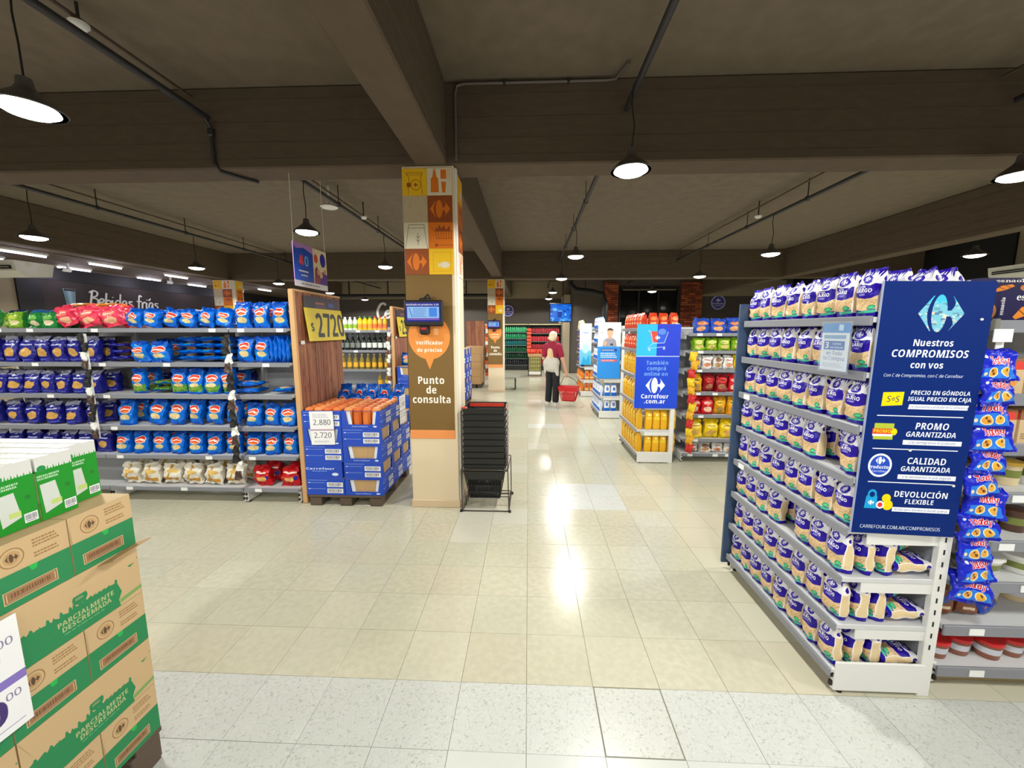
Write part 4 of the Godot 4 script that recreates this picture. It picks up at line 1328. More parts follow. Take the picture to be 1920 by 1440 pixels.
	clip_strip(Vector3(-2.62, 1.56, Z + 0.03), 1.3, 16, "long black and white clip strip between the middle and narrow pasta bays", dk, 0.06)

# ---------------------------------------------------------------- pallet of blue cases in front of the wooden price panel
func case_print() -> void:
	var blu := col(26, 72, 190)
	var im := canvas(1600, 400, blu)
	# plain end with two bar codes
	for k in 2:
		barcode(im, 215, 95 + k * 150, 165, 110)
		line(im, [Vector2(30, 105 + k * 150), Vector2(190, 105 + k * 150)], 5, col(190, 205, 245))
		oval(im, 30, 105 + k * 150, 12, 9, col(225, 232, 250))
	rect(im, 15, 40, 200, 8, col(150, 175, 235))
	# cut-out front
	text(im, "Carrefour", 590, 372, 26, col(200, 214, 245), 0.5)
	oval(im, 745, 360, 20, 20, col(215, 225, 250))
	# name side
	text(im, "Carrefour", 960, 190, 48, col(225, 233, 252), 0.5)
	small_print(im, 870, 215, 190, 26, 1, col(150, 175, 235))
	oval(im, 1120, 300, 36, 36, col(225, 233, 252))
	rect(im, 1200, 0, 400, 400, col(192, 158, 112))
	var r := RandomNumberGenerator.new()
	r.seed = 2
	for k in 60:
		rect(im, 1200 + r.randf() * 390, 0, 3, 400, col(192, 158, 112).lerp(col(176, 142, 96), r.randf()))
	mat("blue_case", Color.WHITE, 0.6, 0.0, print_tex("blue_case", im))

# a printed case standing at the origin; f and s give the print of the front and of the +x side
func case_mesh(w: float, h: float, d: float, f: int, s: int, open := false) -> ArrayMesh:
	var key := "case%s,%s,%s,%d,%d,%s" % [w, h, d, f, s, open]
	if K.has(key): return K[key]
	var b := MB.new()
	var fr := func(k: int) -> Rect2: return Rect2(k * 0.25 + 0.002, 0.0, 0.246, 1.0)
	var plain := Rect2(0.5, 0.02, 0.01, 0.02)
	var kraft := Rect2(0.8, 0.1, 0.15, 0.8)
	var face := func(o: Vector3, x: Vector3, y: Vector3, nn: Vector3, kind: int) -> void:
		if kind != 1:
			b.quad(o, o + x, o + x + y, o + y, nn, fr.call(kind))
			return
		# opening in the upper part, kraft panel set back inside
		var u0 := 0.16
		var u1 := 0.86
		var v0 := 0.2
		var v1 := 0.93 if not open else 1.0
		var P := func(u: float, v: float) -> Vector3: return o + x * u + y * v
		var R := func(ua: float, va: float, ub: float, vb: float) -> Rect2: return Rect2(0.25 + ua * 0.25, 1.0 - vb, (ub - ua) * 0.25, vb - va)
		b.quad(P.call(0, 0), P.call(1, 0), P.call(1, v0), P.call(0, v0), nn, R.call(0, 0, 1, v0))
		b.quad(P.call(0, v1), P.call(1, v1), P.call(1, 1), P.call(0, 1), nn, plain)
		b.quad(P.call(0, v0), P.call(u0, v0), P.call(u0 - 0.05, v1), P.call(0, v1), nn, plain)
		b.quad(P.call(u1, v0), P.call(1, v0), P.call(1, v1), P.call(u1 + 0.05, v1), nn, plain)
		var q := nn * -0.012
		var white := Rect2(0.655, 0.74, 0.002, 0.004)
		b.quad(P.call(u0, v0) + q, P.call(u0 + 0.1, v0) + q, P.call(u0 + 0.05, v1) + q, P.call(u0 - 0.05, v1) + q, nn, Rect2(0.699, 0.74, 0.002, 0.01))
		b.quad(P.call(u1 - 0.08, v0) + q, P.call(u1, v0) + q, P.call(u1 + 0.05, v1) + q, P.call(u1 - 0.03, v1) + q, nn, Rect2(0.699, 0.74, 0.002, 0.01))
		if not open: b.quad(P.call(u0 + 0.1, v0) + q, P.call(u1 - 0.08, v0) + q, P.call(u1 - 0.03, v1) + q, P.call(u0 + 0.05, v1) + q, nn, kraft)
		b.quad(P.call(u0, v0), P.call(u1, v0), P.call(u1, v0) + q, P.call(u0, v0) + q, y, plain)
		b.quad(P.call(u0 - 0.05, v1), P.call(u1 + 0.05, v1), P.call(u1 + 0.05, v1) + q, P.call(u0 - 0.05, v1) + q, -y, plain)
	var x0 := Vector3(-w / 2, 0, 0)
	face.call(x0 + Vector3(0, 0, d / 2), Vector3(w, 0, 0), Vector3(0, h, 0), Vector3.BACK, f)
	face.call(Vector3(w / 2, 0, d / 2), Vector3(0, 0, -d), Vector3(0, h, 0), Vector3.RIGHT, s)
	b.quad(Vector3(-w / 2, 0, -d / 2), Vector3(-w / 2, 0, d / 2), Vector3(-w / 2, h, d / 2), Vector3(-w / 2, h, -d / 2), Vector3.LEFT, fr.call(0))
	b.quad(Vector3(w / 2, 0, -d / 2), Vector3(-w / 2, 0, -d / 2), Vector3(-w / 2, h, -d / 2), Vector3(w / 2, h, -d / 2), Vector3.FORWARD, fr.call(0))
	b.quad(Vector3(-w / 2, 0, -d / 2), Vector3(w / 2, 0, -d / 2), Vector3(w / 2, 0, d / 2), Vector3(-w / 2, 0, d / 2), Vector3.DOWN, kraft)
	if open:
		b.quad(Vector3(-w / 2, 0.004, d / 2), Vector3(w / 2, 0.004, d / 2), Vector3(w / 2, 0.004, -d / 2), Vector3(-w / 2, 0.004, -d / 2), Vector3.UP, kraft)
	else:
		b.quad(Vector3(-w / 2, h, d / 2), Vector3(w / 2, h, d / 2), Vector3(w / 2, h, -d / 2), Vector3(-w / 2, h, -d / 2), Vector3.UP, kraft)
	K[key] = b.done()
	return K[key]

func pallet(at: Vector3, w: float, d: float, h: float, label: String) -> void:
	var o := thing("wooden_pallet", label, "pallet", at)
	for k in 5:
		part(o, "top_board", cube(Vector3(0, h - 0.011, -d / 2 + 0.05 + (d - 0.1) * k / 4.0), Vector3(w, 0.02, 0.1), 0.003), M.pallet_wood)
	for x in [-1, 0, 1]:
		for z in [-1, 0, 1]:
			part(o, "block", cube(Vector3(x * (w / 2 - 0.06), (h - 0.03) / 2 + 0.006, z * (d / 2 - 0.06)), Vector3(0.11, h - 0.035, 0.11), 0.004), M.pallet_wood)
		part(o, "runner", cube(Vector3(x * (w / 2 - 0.06), 0.006, 0), Vector3(0.11, 0.012, d - 0.02), 0.003), M.pallet_wood)

func price_panel(z0: float, z1: float, price: String, label: String, x := -2.05) -> void:
	var L := z0 - z1
	var o := thing("price_stand", label, "panel", Vector3(x, 0, (z0 + z1) / 2), PI / 2.0, "wooden price panels at the aisle ends")
	var wt := []
	for k in 3:
		var key := "plank_%d" % k
		if not M.has(key):
			var im := canvas(64, 512, [col(152, 92, 62), col(130, 76, 52), col(172, 112, 80)][k])
			var r := RandomNumberGenerator.new()
			r.seed = 40 + k
			for q in 120:
				var xx := r.randf() * 64
				line(im, [Vector2(xx, r.randf() * 512), Vector2(xx + r.randf_range(-4, 4), r.randf() * 512)], r.randf_range(0.8, 2.4), [col(104, 58, 38), col(192, 136, 100), col(150, 84, 54)][q % 3])
			for q in 5:
				oval(im, r.randf() * 64, r.randf() * 512, 4, 9, col(112, 66, 40))
			mat(key, Color.WHITE, 0.6, 0.0, print_tex(key, im, 1))
		wt.append(M[key])
	var n := 6
	var pw := (L - 0.02) / n
	for k in n:
		part(o, "plank", cube(Vector3(-L / 2 + 0.02 + pw * (k + 0.5), 0.98, -0.015), Vector3(pw - 0.008, 1.92, 0.022), 0.003), wt[(k * 2 + int(absf(z0))) % 3])
	part(o, "back_board", cube(Vector3(0, 0.98, -0.032), Vector3(L - 0.01, 1.92, 0.012)), M.black)
	part(o, "edge_strip", cube(Vector3(-L / 2, 0.98, -0.02), Vector3(0.035, 1.955, 0.045), 0.004), mat("edge_wood", col(206, 162, 112), 0.6))
	part(o, "top_strip", cube(Vector3(0, 1.95, -0.02), Vector3(L, 0.02, 0.045), 0.003), M.edge_wood)
	if not T.has("panel_header"):
		var im := canvas(600, 150, col(66, 56, 72))
		rect(im, 180, 66, 150, 30, col(170, 100, 90))
		rect(im, 400, 60, 90, 60, col(70, 90, 160))
		small_print(im, 180, 108, 200, 30, 2, col(130, 100, 150))
		print_tex("panel_header", im)
	part(o, "header_card", plate(0.68, 0.11), mat("panel_header", Color.WHITE, 0.5, 0.0, T.panel_header), Vector3(0.045, 1.862, 0.004))
	var im2 := canvas(720, 310, col(238, 214, 20))
	text(im2, price, 446, 275, 232, col(20, 18, 16), 0.5, bold, 0.0, 0.79)
	text(im2, "$", 95, 220, 80, col(24, 22, 20), 0.5)
	var cd := part(o, "price_card", plate(0.72, 0.31, 0.003), mat("price_card_" + price, Color.WHITE, 0.5, 0.0, print_tex("price_card_" + price, im2)), Vector3(0.05, 1.653, 0.03))
	cd.rotation = Vector3(-0.12, 0, -0.0)
	part(o, "clip", cube(Vector3(-0.36, 1.49, 0.01), Vector3(0.05, 0.035, 0.02), 0.005), M.white)

func price_sheet(key: String, a: String, b: String) -> Material:
	var im := canvas(440, 620, col(236, 236, 240))
	small_print(im, 60, 40, 300, 90, 3, col(190, 190, 200))
	text(im, a, 225, 250, 96, col(54, 54, 60), 0.5, sans)
	rect(im, 0, 330, 440, 26, col(176, 150, 170))
	text(im, b, 225, 490, 96, col(54, 54, 60), 0.5, sans)
	small_print(im, 60, 540, 320, 40, 2, col(180, 180, 190))
	return mat(key, Color.WHITE, 0.5, 0.0, print_tex(key, im))

func pallet_display() -> void:
	case_print()
	price_panel(-3.45, -4.31, "2720", "wooden panel with the yellow 2720 price card")
	pallet(Vector3(-1.665, 0, -3.81), 0.68, 0.85, 0.105, "dark wooden pallet under the blue cases in front")
	var h := 0.156
	var names := ["bottom", "second", "third", "fourth", "top"]
	var fl := [0, 2, 0, 1, 0]
	var frr := [1, 0, 1, 0, 1]
	for L in 5:
		var y := 0.107 + L * (h + 0.001)
		for c in 2:
			for k in 3:
				if c == 0 and k > 0 and L < 3: continue
				if L == 4 and k == 2: continue
				var w := 0.352 if c == 0 else 0.35
				var x := -1.842 if c == 0 else -1.486
				if L == 1 and c == 0: w = 0.335; x = -1.85
				single("blue_case", case_mesh(w, h, 0.282, fl[L] if c == 0 else frr[L], [0, 1, 0, 1, 0][L], L == 4), M.blue_case, "blue case, %s layer, %s from the front, %s on the front pallet" % [names[L], ORD[k], "panel side" if c == 0 else "column side"], "case", Vector3(x, y, -3.53 - k * 0.285), Vector3(0, (rng.randf() - 0.5) * 0.015, 0), "blue cases on the front pallet")
	# orange cartons standing in the open top cases
	var cb := MB.new()
	cb.bev(Vector3(0, 0.086, 0), Vector3(0.072, 0.172, 0.078), 0.018)
	var carton := cb.done()
	var om := [mat("orange_carton", col(226, 122, 56), 0.4), mat("orange_carton_b", col(214, 104, 42), 0.4), mat("orange_carton_c", col(236, 150, 84), 0.4)]
	for i in 8:
		for j in 6:
			var cx := -1.842 if i < 4 else -1.486
			var x := cx + (i % 4 - 1.5) * 0.084
			single("orange_carton", carton, om[(i * 5 + j * 3) % 3], "orange carton in open blue cases, %s row back, %s from wooden panel" % [ORD[j], ORD[i]], "carton", Vector3(x, 0.742, -3.53 - 0.285 * (j / 3) - (j % 3 - 1) * 0.087), Vector3(0, 0, 0), "orange cartons in the open blue cases")
	# a heap of blue packs behind them
	var hb := [bag(0.125, 0.22, 0.06, 51, 0.9, true, 0.009), bag(0.12, 0.2, 0.06, 52, 0.85, true, 0.009)]
	var tall := bag(0.125, 0.29, 0.07, 53, 0.9, true, 0.01)
	for k in 10:
		single("blue_pack", hb[k % 2] if k < 5 else tall, M["pasta_film_%d" % [2 - 2 * (k % 2)]], "bright blue pack heaped behind orange cartons, %s row, %s from wooden panel" % ["upper" if k >= 5 else "lower", ORD[k % 5]], "bag", Vector3(-1.95 + 0.14 * (k % 5), 0.745, -4.02 - (0.11 if k >= 5 else 0.0)), Vector3(-0.1, 0.1 * (k % 3 - 1), 0.03 * (k % 3 - 1)), "blue packs heaped on the front pallet")
	var sheet := price_sheet("sheet_front", "2.880", "2.720")
	single("price_sheet", plate(0.215, 0.305), sheet, "white price sheet on the front of the blue cases", "price sheet", Vector3(-1.835, 0.735, -3.378), Vector3(0, 0, 0.02), "price sheets on the blue cases")
	single("price_sheet", plate(0.19, 0.29), sheet, "white price sheet on the aisle side of the blue cases", "price sheet", Vector3(-1.305, 0.79, -4.0), Vector3(0, PI / 2, 0), "price sheets on the blue cases")

# ---------------------------------------------------------------- second gondola with bottles, and what stands further down the aisle
func bottle_gondola() -> void:
	var LV := [0.15, 0.455, 0.725, 1.0, 1.295, 1.6]
	var Z := -6.0
	var tg := [[], [], [], [], [-0.45, 0.1], [0.15, 0.45]]
	for i in 2:
		var o := thing("shelf_bay", ["bottle shelf bay behind the wooden price panel", "bottle shelf bay further from the aisle"][i], "shelving", Vector3(-2.75 - 1.3 * i, 0, Z), 0.0, "bottle shelf bays")
		rack(o, 1.3, 0.45, LV, 1.65, tg if i == 0 else [])
	price_panel(-6.0, -6.86, "2330", "second wooden panel with a yellow price card, behind the column")
	var G := "bottles on the second gondola"
	var glassy := func(key: String, c: Color) -> Material: return mat(key, c, 0.12)
	var kinds := {
		"white": [0.034, 0.2, glassy.call("white_drink", col(226, 228, 216)), mat("lime_label", col(150, 190, 50), 0.5), mat("cap_white", col(230, 230, 230), 0.4)],
		"yellow": [0.037, 0.21, glassy.call("yellow_drink", col(244, 206, 30)), mat("yellow_label", col(236, 160, 60), 0.5), mat("cap_green", col(20, 130, 70), 0.4)],
		"orange": [0.033, 0.21, glassy.call("orange_drink", col(244, 190, 60)), mat("orange_label", col(236, 120, 60), 0.5), mat("cap_red", col(216, 30, 30), 0.4)],
		"black": [0.036, 0.255, glassy.call("black_glass", col(16, 22, 16)), mat("white_label", col(225, 228, 224), 0.5), mat("cap_black", col(30, 30, 30), 0.4)],
		"grey": [0.036, 0.255, glassy.call("black_glass", col(16, 22, 16)), mat("grey_label", col(116, 122, 120), 0.5), mat("cap_black", col(30, 30, 30), 0.4)],
		"gold": [0.036, 0.238, glassy.call("amber_glass", col(138, 118, 50)), mat("gold_label", col(232, 180, 40), 0.5), mat("cap_cream", col(214, 200, 150), 0.4)]}
	var rows := [[5, ["white", "white", "white", "white", "white", "yellow", "yellow", "yellow", "orange", "orange", "orange"]], [4, ["black", "grey", "grey", "grey", "grey", "black", "black", "black", "black", "black"]], [3, ["gold", "gold", "gold", "gold", "gold", "gold", "gold", "gold", "gold"]], [2, ["", "", "", "", "", "", "gold", "gold"]]]
	var tn := {5: "top", 4: "second", 3: "third", 2: "fourth"}
	for q in rows:
		var n: int = q[1].size()
		for k in n:
			if q[1][k] == "": continue
			var d: Array = kinds[q[1][k]]
			var x := lerpf(-2.98, -2.2, float(k) / (n - 1))
			var o := thing("bottle", "%s bottle, %s shelf of the bottle gondola, %s from price panel" % [{"white": "white and lime", "yellow": "yellow", "orange": "orange", "black": "white labelled black", "grey": "grey labelled black", "gold": "gold labelled"}[q[1][k]], tn[q[0]], ORD[n - 1 - k]], "bottle", Vector3(x, LV[q[0]] + 0.001, Z - 0.07), 0.0, G)
			part(o, "glass_body" if q[0] < 5 else "body", bottle_mesh(d[0], d[1], 0.32 if q[0] < 5 else 0.2), d[2])
			part(o, "label", label_mesh(d[0] + 0.0008, d[1] * 0.15, d[1] * 0.45), d[3])
			part(o, "cap", cap_mesh(d[0] * (0.42 if q[0] < 5 else 0.5), d[1] * 0.91, d[1]), d[4])
	clip_strip(Vector3(-2.12, 1.57, Z + 0.03), 0.8, 12, "white and brown clip strip at the end of the bottle gondola", [M.white, mat("choco", col(120, 66, 44), 0.4), M.white], 0.055)

func far_aisle() -> void:
	# blue cases in front of the second and third gondola ends
	var h := 0.156
	for p in [[-6.35, "second", 6], [-8.75, "third", 7]]:
		pallet(Vector3(-1.665, 0, p[0]), 0.68, 0.8, 0.105, "dark wooden pallet under the %s stack of blue cases" % p[1])
		for L in p[2]:
			for k in 2:
				for c in 2:
					if c == 0 and k == 1 and L < p[2] - 1: continue
					single("blue_case", case_mesh(0.335, h, 0.38, [0, 1][(L + c) % 2], [0, 1][(L + 1) % 2]), M.blue_case, "blue case, %s layer, %s from front, %s, on the %s pallet" % [ORD[L], ORD[k], "panel side" if c == 0 else "aisle side", p[1]], "case", Vector3(-1.838 + c * 0.346, 0.107 + L * (h + 0.001), p[0] + 0.2 - k * 0.4), Vector3.ZERO, "blue cases on the %s pallet" % p[1])
	for k in 3:
		single("blue_pack", bag(0.19, 0.2, 0.09, 70 + k, 0.9, true, 0.01), M.pasta_film_2, "blue pack on top of the second stack of cases, %s along" % ORD[k], "bag", Vector3(-1.92 + k * 0.17, 1.05, -6.2 - 0.15 * k), Vector3(-0.2, 0.3 * k, 0.0), "blue packs on the second pallet")
	for i in 2:
		var o := thing("shelf_bay", ["third gondola bay hidden behind the printed column", "fourth gondola bay far down the aisle"][i], "shelving", Vector3(-2.75, 0, [-8.5, -11.2][i]), 0.0, "far gondola bays")
		rack(o, 1.3, 0.45, [0.15, 0.455, 0.725, 1.0, 1.295, 1.6], 1.65)
	# kraft cartons, wooden panel and hanging packs beside the second column
	pallet(Vector3(-1.52, 0, -11.2), 0.44, 0.6, 0.105, "dark wooden pallet under the plain kraft cartons")
	for L in 5:
		for k in 2:
			single("kraft_carton", cube(Vector3(0, 0.105, 0), Vector3(0.42, 0.208, 0.29), 0.006), M.kraft, "plain kraft carton, %s layer, %s from the front, beside the second column" % [ORD[L], ORD[k]], "carton", Vector3(-1.52, 0.107 + L * 0.21, -11.05 - k * 0.3), Vector3(0, 0.03 * (L % 3 - 1), 0), "kraft cartons beside the second column")
	var o := thing("wooden_screen", "tall wooden plank screen behind the kraft cartons", "panel", Vector3(-1.55, 0, -11.62))
	for k in 4:
		part(o, "plank", cube(Vector3(-0.2 + k * 0.13, 0.94, 0), Vector3(0.125, 1.86, 0.025), 0.003), M["plank_%d" % (k % 3)])
	clip_strip(Vector3(-1.2, 1.75, -11.6), 1.6, 14, "tall strip of orange and white packs beside the second column", [mat("clip_orange2", col(232, 112, 56), 0.4), M.white, mat("clip_brown", col(150, 84, 50), 0.4)], 0.12)
	# empty basket stand down the aisle
	var bs := thing("basket_stand", "empty wire basket stand beyond the second column", "stand", Vector3(-0.5, 0, -10.75))
	var b := MB.new()
	for z in [-0.13, 0.13]:
		b.tube([Vector3(-0.16, 0.008, z), Vector3(0.16, 0.008, z), Vector3(0.16, 0.3, z), Vector3(-0.16, 0.3, z)], 0.007, 6, true)
	part(bs, "wire_frame", b.done(), M.black_metal)
	part(bs, "upright_plate", cube(Vector3(0.14, 0.16, 0), Vector3(0.02, 0.3, 0.26), 0.004), M.black_metal)

# ---------------------------------------------------------------- rice rack at the gondola end
func info_board_print() -> Material:
	var navy := col(10, 40, 112)
	var im := canvas(1020, 2450, navy)
	var w := col(244, 246, 252)
	# emblem filled with a pale city picture
	var e := canvas(1020, 2450, navy)
	emblem(e, 560, 290, 212, Color.WHITE)
	var pic := canvas(520, 420, col(120, 190, 214))
	var r := RandomNumberGenerator.new()
	r.seed = 9
	rect(pic, 0, 0, 520, 120, col(70, 190, 222))
	for k in 120:
		rect(pic, r.randf() * 520, 100 + r.randf() * 320, r.randf_range(8, 60), r.randf_range(4, 26), [col(214, 214, 206), col(160, 200, 214), col(100, 160, 180), col(226, 200, 180), col(86, 130, 160)][k % 5])
	for y in 420:
		for x in 520:
			var q := Vector2i(300 + x, 80 + y)
			if e.get_pixelv(q).r > 0.9: im.set_pixelv(q, pic.get_pixel(x, y))
	text(im, "Nuestros", 530, 590, 62, w, 0.5, bold, 0.06)
	text(im, "COMPROMISOS", 510, 694, 70, w, 0.5, bold, 0.1)
	text(im, "con vos", 500, 796, 62, w, 0.5, bold, 0.06)
	text(im, "Con C de Compromiso, con C de Carrefour", 480, 880, 28, w, 0.5, sans, 0.2)
	var yl := col(250, 214, 20)
	poly(im, [Vector2(130, 1030), Vector2(330, 1022), Vector2(326, 1150), Vector2(126, 1164)], yl)
	text(im, "S=S", 230, 1122, 56, navy, 0.5, sans, 0.1)
	text(im, "PRECIO EN GÓNDOLA", 668, 1046, 39, w, 0.5, bold, 0.12)
	text(im, "IGUAL PRECIO EN CAJA", 668, 1106, 39, w, 0.5, bold, 0.12)
	poly(im, [Vector2(392, 1140), Vector2(952, 1140), Vector2(944, 1186), Vector2(384, 1186)], w)
	text(im, "o te devolvemos el doble de la diferencia", 668, 1174, 22, col(70, 90, 150), 0.5, sans)
	for y in [1250, 1576, 1912]:
		rect(im, 100, y, 820, 9, w)
	text(im, "PROMO", 640, 1380, 64, w, 0.5, bold, 0.1)
	text(im, "GARANTIZADA", 640, 1454, 50, w, 0.5, bold, 0.12)
	rect(im, 384, 1488, 560, 46, w)
	text(im, "o te reintegramos el producto", 664, 1522, 24, col(70, 90, 150), 0.5, sans)
	rect(im, 90, 1330, 190, 160, col(176, 190, 60))
	rect(im, 76, 1382, 206, 54, col(220, 70, 50))
	text(im, "PROMO", 170, 1424, 34, yl, 0.5)
	rect(im, 80, 1436, 190, 22, w)
	oval(im, 286, 1412, 30, 34, yl)
	text(im, "CALIDAD", 640, 1724, 64, w, 0.5, bold, 0.06)
	text(im, "GARANTIZADA", 640, 1798, 50, w, 0.5, bold, 0.12)
	rect(im, 384, 1832, 560, 46, w)
	text(im, "o te devolvemos lo que pagaste", 664, 1866, 24, col(70, 90, 150), 0.5, sans)
	oval(im, 196, 1748, 116, 118, w)
	oval(im, 196, 1748, 96, 98, col(40, 78, 190))
	emblem(im, 196, 1700, 48, w)
	text(im, "Productos", 196, 1782, 33, w, 0.5)
	text(im, "Carrefour", 196, 1818, 22, col(190, 200, 240), 0.5)
	text(im, "DEVOLUCIÓN", 636, 2060, 59, w, 0.5, bold, 0.04)
	text(im, "FLEXIBLE", 630, 2128, 47, w, 0.5, bold, 0.06)
	rect(im, 376, 2166, 560, 46, w)
	text(im, "30 días para devolverlo donde quieras", 656, 2200, 22, col(70, 90, 150), 0.5, sans)
	poly(im, [Vector2(96, 2190), Vector2(106, 2070), Vector2(130, 2040), Vector2(200, 2040), Vector2(216, 2070), Vector2(222, 2190)], col(30, 160, 220))
	oval(im, 162, 2040, 44, 46, col(30, 160, 220))
	oval(im, 162, 2046, 26, 28, navy)
	emblem(im, 160, 2130, 32, w)
	oval(im, 306, 2080, 44, 44, yl)
	oval(im, 326, 2150, 52, 52, yl)
	oval(im, 252, 2150, 40, 40, w)
	oval(im, 252, 2150, 24, 24, col(226, 60, 60))
	text(im, "CARREFOUR.COM.AR/COMPROMISOS", 480, 2396, 34, w, 0.5, sans)
	return mat("info_board", Color.WHITE, 0.5, 0.0, print_tex("info_board", im), 0.2)

func rice_print() -> void:
	var pur := col(34, 8, 150)
	var crm := col(222, 190, 146)
	var w := 768
	var h := 1000
	var im := canvas(w, h, pur)
	var f := w * 0.74
	rect(im, 0, 60, f, 270, col(226, 226, 236))
	for k in 9:
		poly(im, [Vector2(k * f / 9, 60), Vector2((k + 1) * f / 9, 60), Vector2((k + 0.5) * f / 9, 100 + 40 * (k % 3))], pur)
	oval(im, f * 0.5, 215, f * 0.24, 92, pur)
	oval(im, f * 0.5, 215, f * 0.21, 80, col(58, 40, 176))
	emblem(im, f * 0.5, 200, f * 0.13, col(232, 232, 244))
	small_print(im, f * 0.36, 240, f * 0.28, 24, 1, col(232, 232, 244))
	poly(im, [Vector2(0, 330), Vector2(f * 0.15, 300), Vector2(f * 0.3, 330), Vector2(f * 0.7, 330), Vector2(f * 0.85, 300), Vector2(f, 330), Vector2(f, 420), Vector2(0, 420)], pur)
	text(im, "arroz", f * 0.36, 385, 46, Color.WHITE, 0.5)
	text(im, "LARGO", f * 0.44, 478, 84, Color.WHITE, 0.5)
	text(im, "FINO", f * 0.4, 545, 44, col(190, 190, 240), 0.5)
	poly(im, [Vector2(0, 530), Vector2(f * 0.2, 590), Vector2(f * 0.5, 620), Vector2(f * 0.8, 600), Vector2(f, 550), Vector2(f, 840), Vector2(f * 0.5, 880), Vector2(0, 840)], crm)
	var r := RandomNumberGenerator.new()
	r.seed = 4
	for k in 420:
		var a := r.randf() * TAU
		var c := Vector2(r.randf() * f, r.randf_range(640, 820))
		var d := Vector2(cos(a), sin(a)) * r.randf_range(9, 26)
		poly(im, [c - d, c + d.orthogonal() * 0.3, c + d, c - d.orthogonal() * 0.3], [col(234, 210, 170), col(196, 156, 108), col(214, 182, 134), col(178, 134, 86)][k % 4])
	oval(im, f * 0.8, 800, f * 0.15, 54, col(30, 150, 100))
	oval(im, f * 0.8, 800, f * 0.1, 30, col(90, 190, 140))
	poly(im, [Vector2(f * 0.3, 888), Vector2(f, 860), Vector2(f, 920), Vector2(f * 0.3, 930)], col(70, 190, 150))
	# gusset: cream with purple ends
	rect(im, f + 3, 0, w, h, col(236, 230, 226))
	rect(im, f + 30, 330, w - f - 60, 560, col(228, 204, 160))
	rect(im, f + 3, 905, w, 95, pur)
	rect(im, f + 3, 0, w, 70, pur)
	oval(im, f + 100, 220, 44, 60, pur)
	for k in 10:
		small_print(im, f + 46, 350 + k * 52, 100, 24, 1, col(214, 186, 140), k)
	film("rice_film", print_tex("rice_bag", im), 0.34)

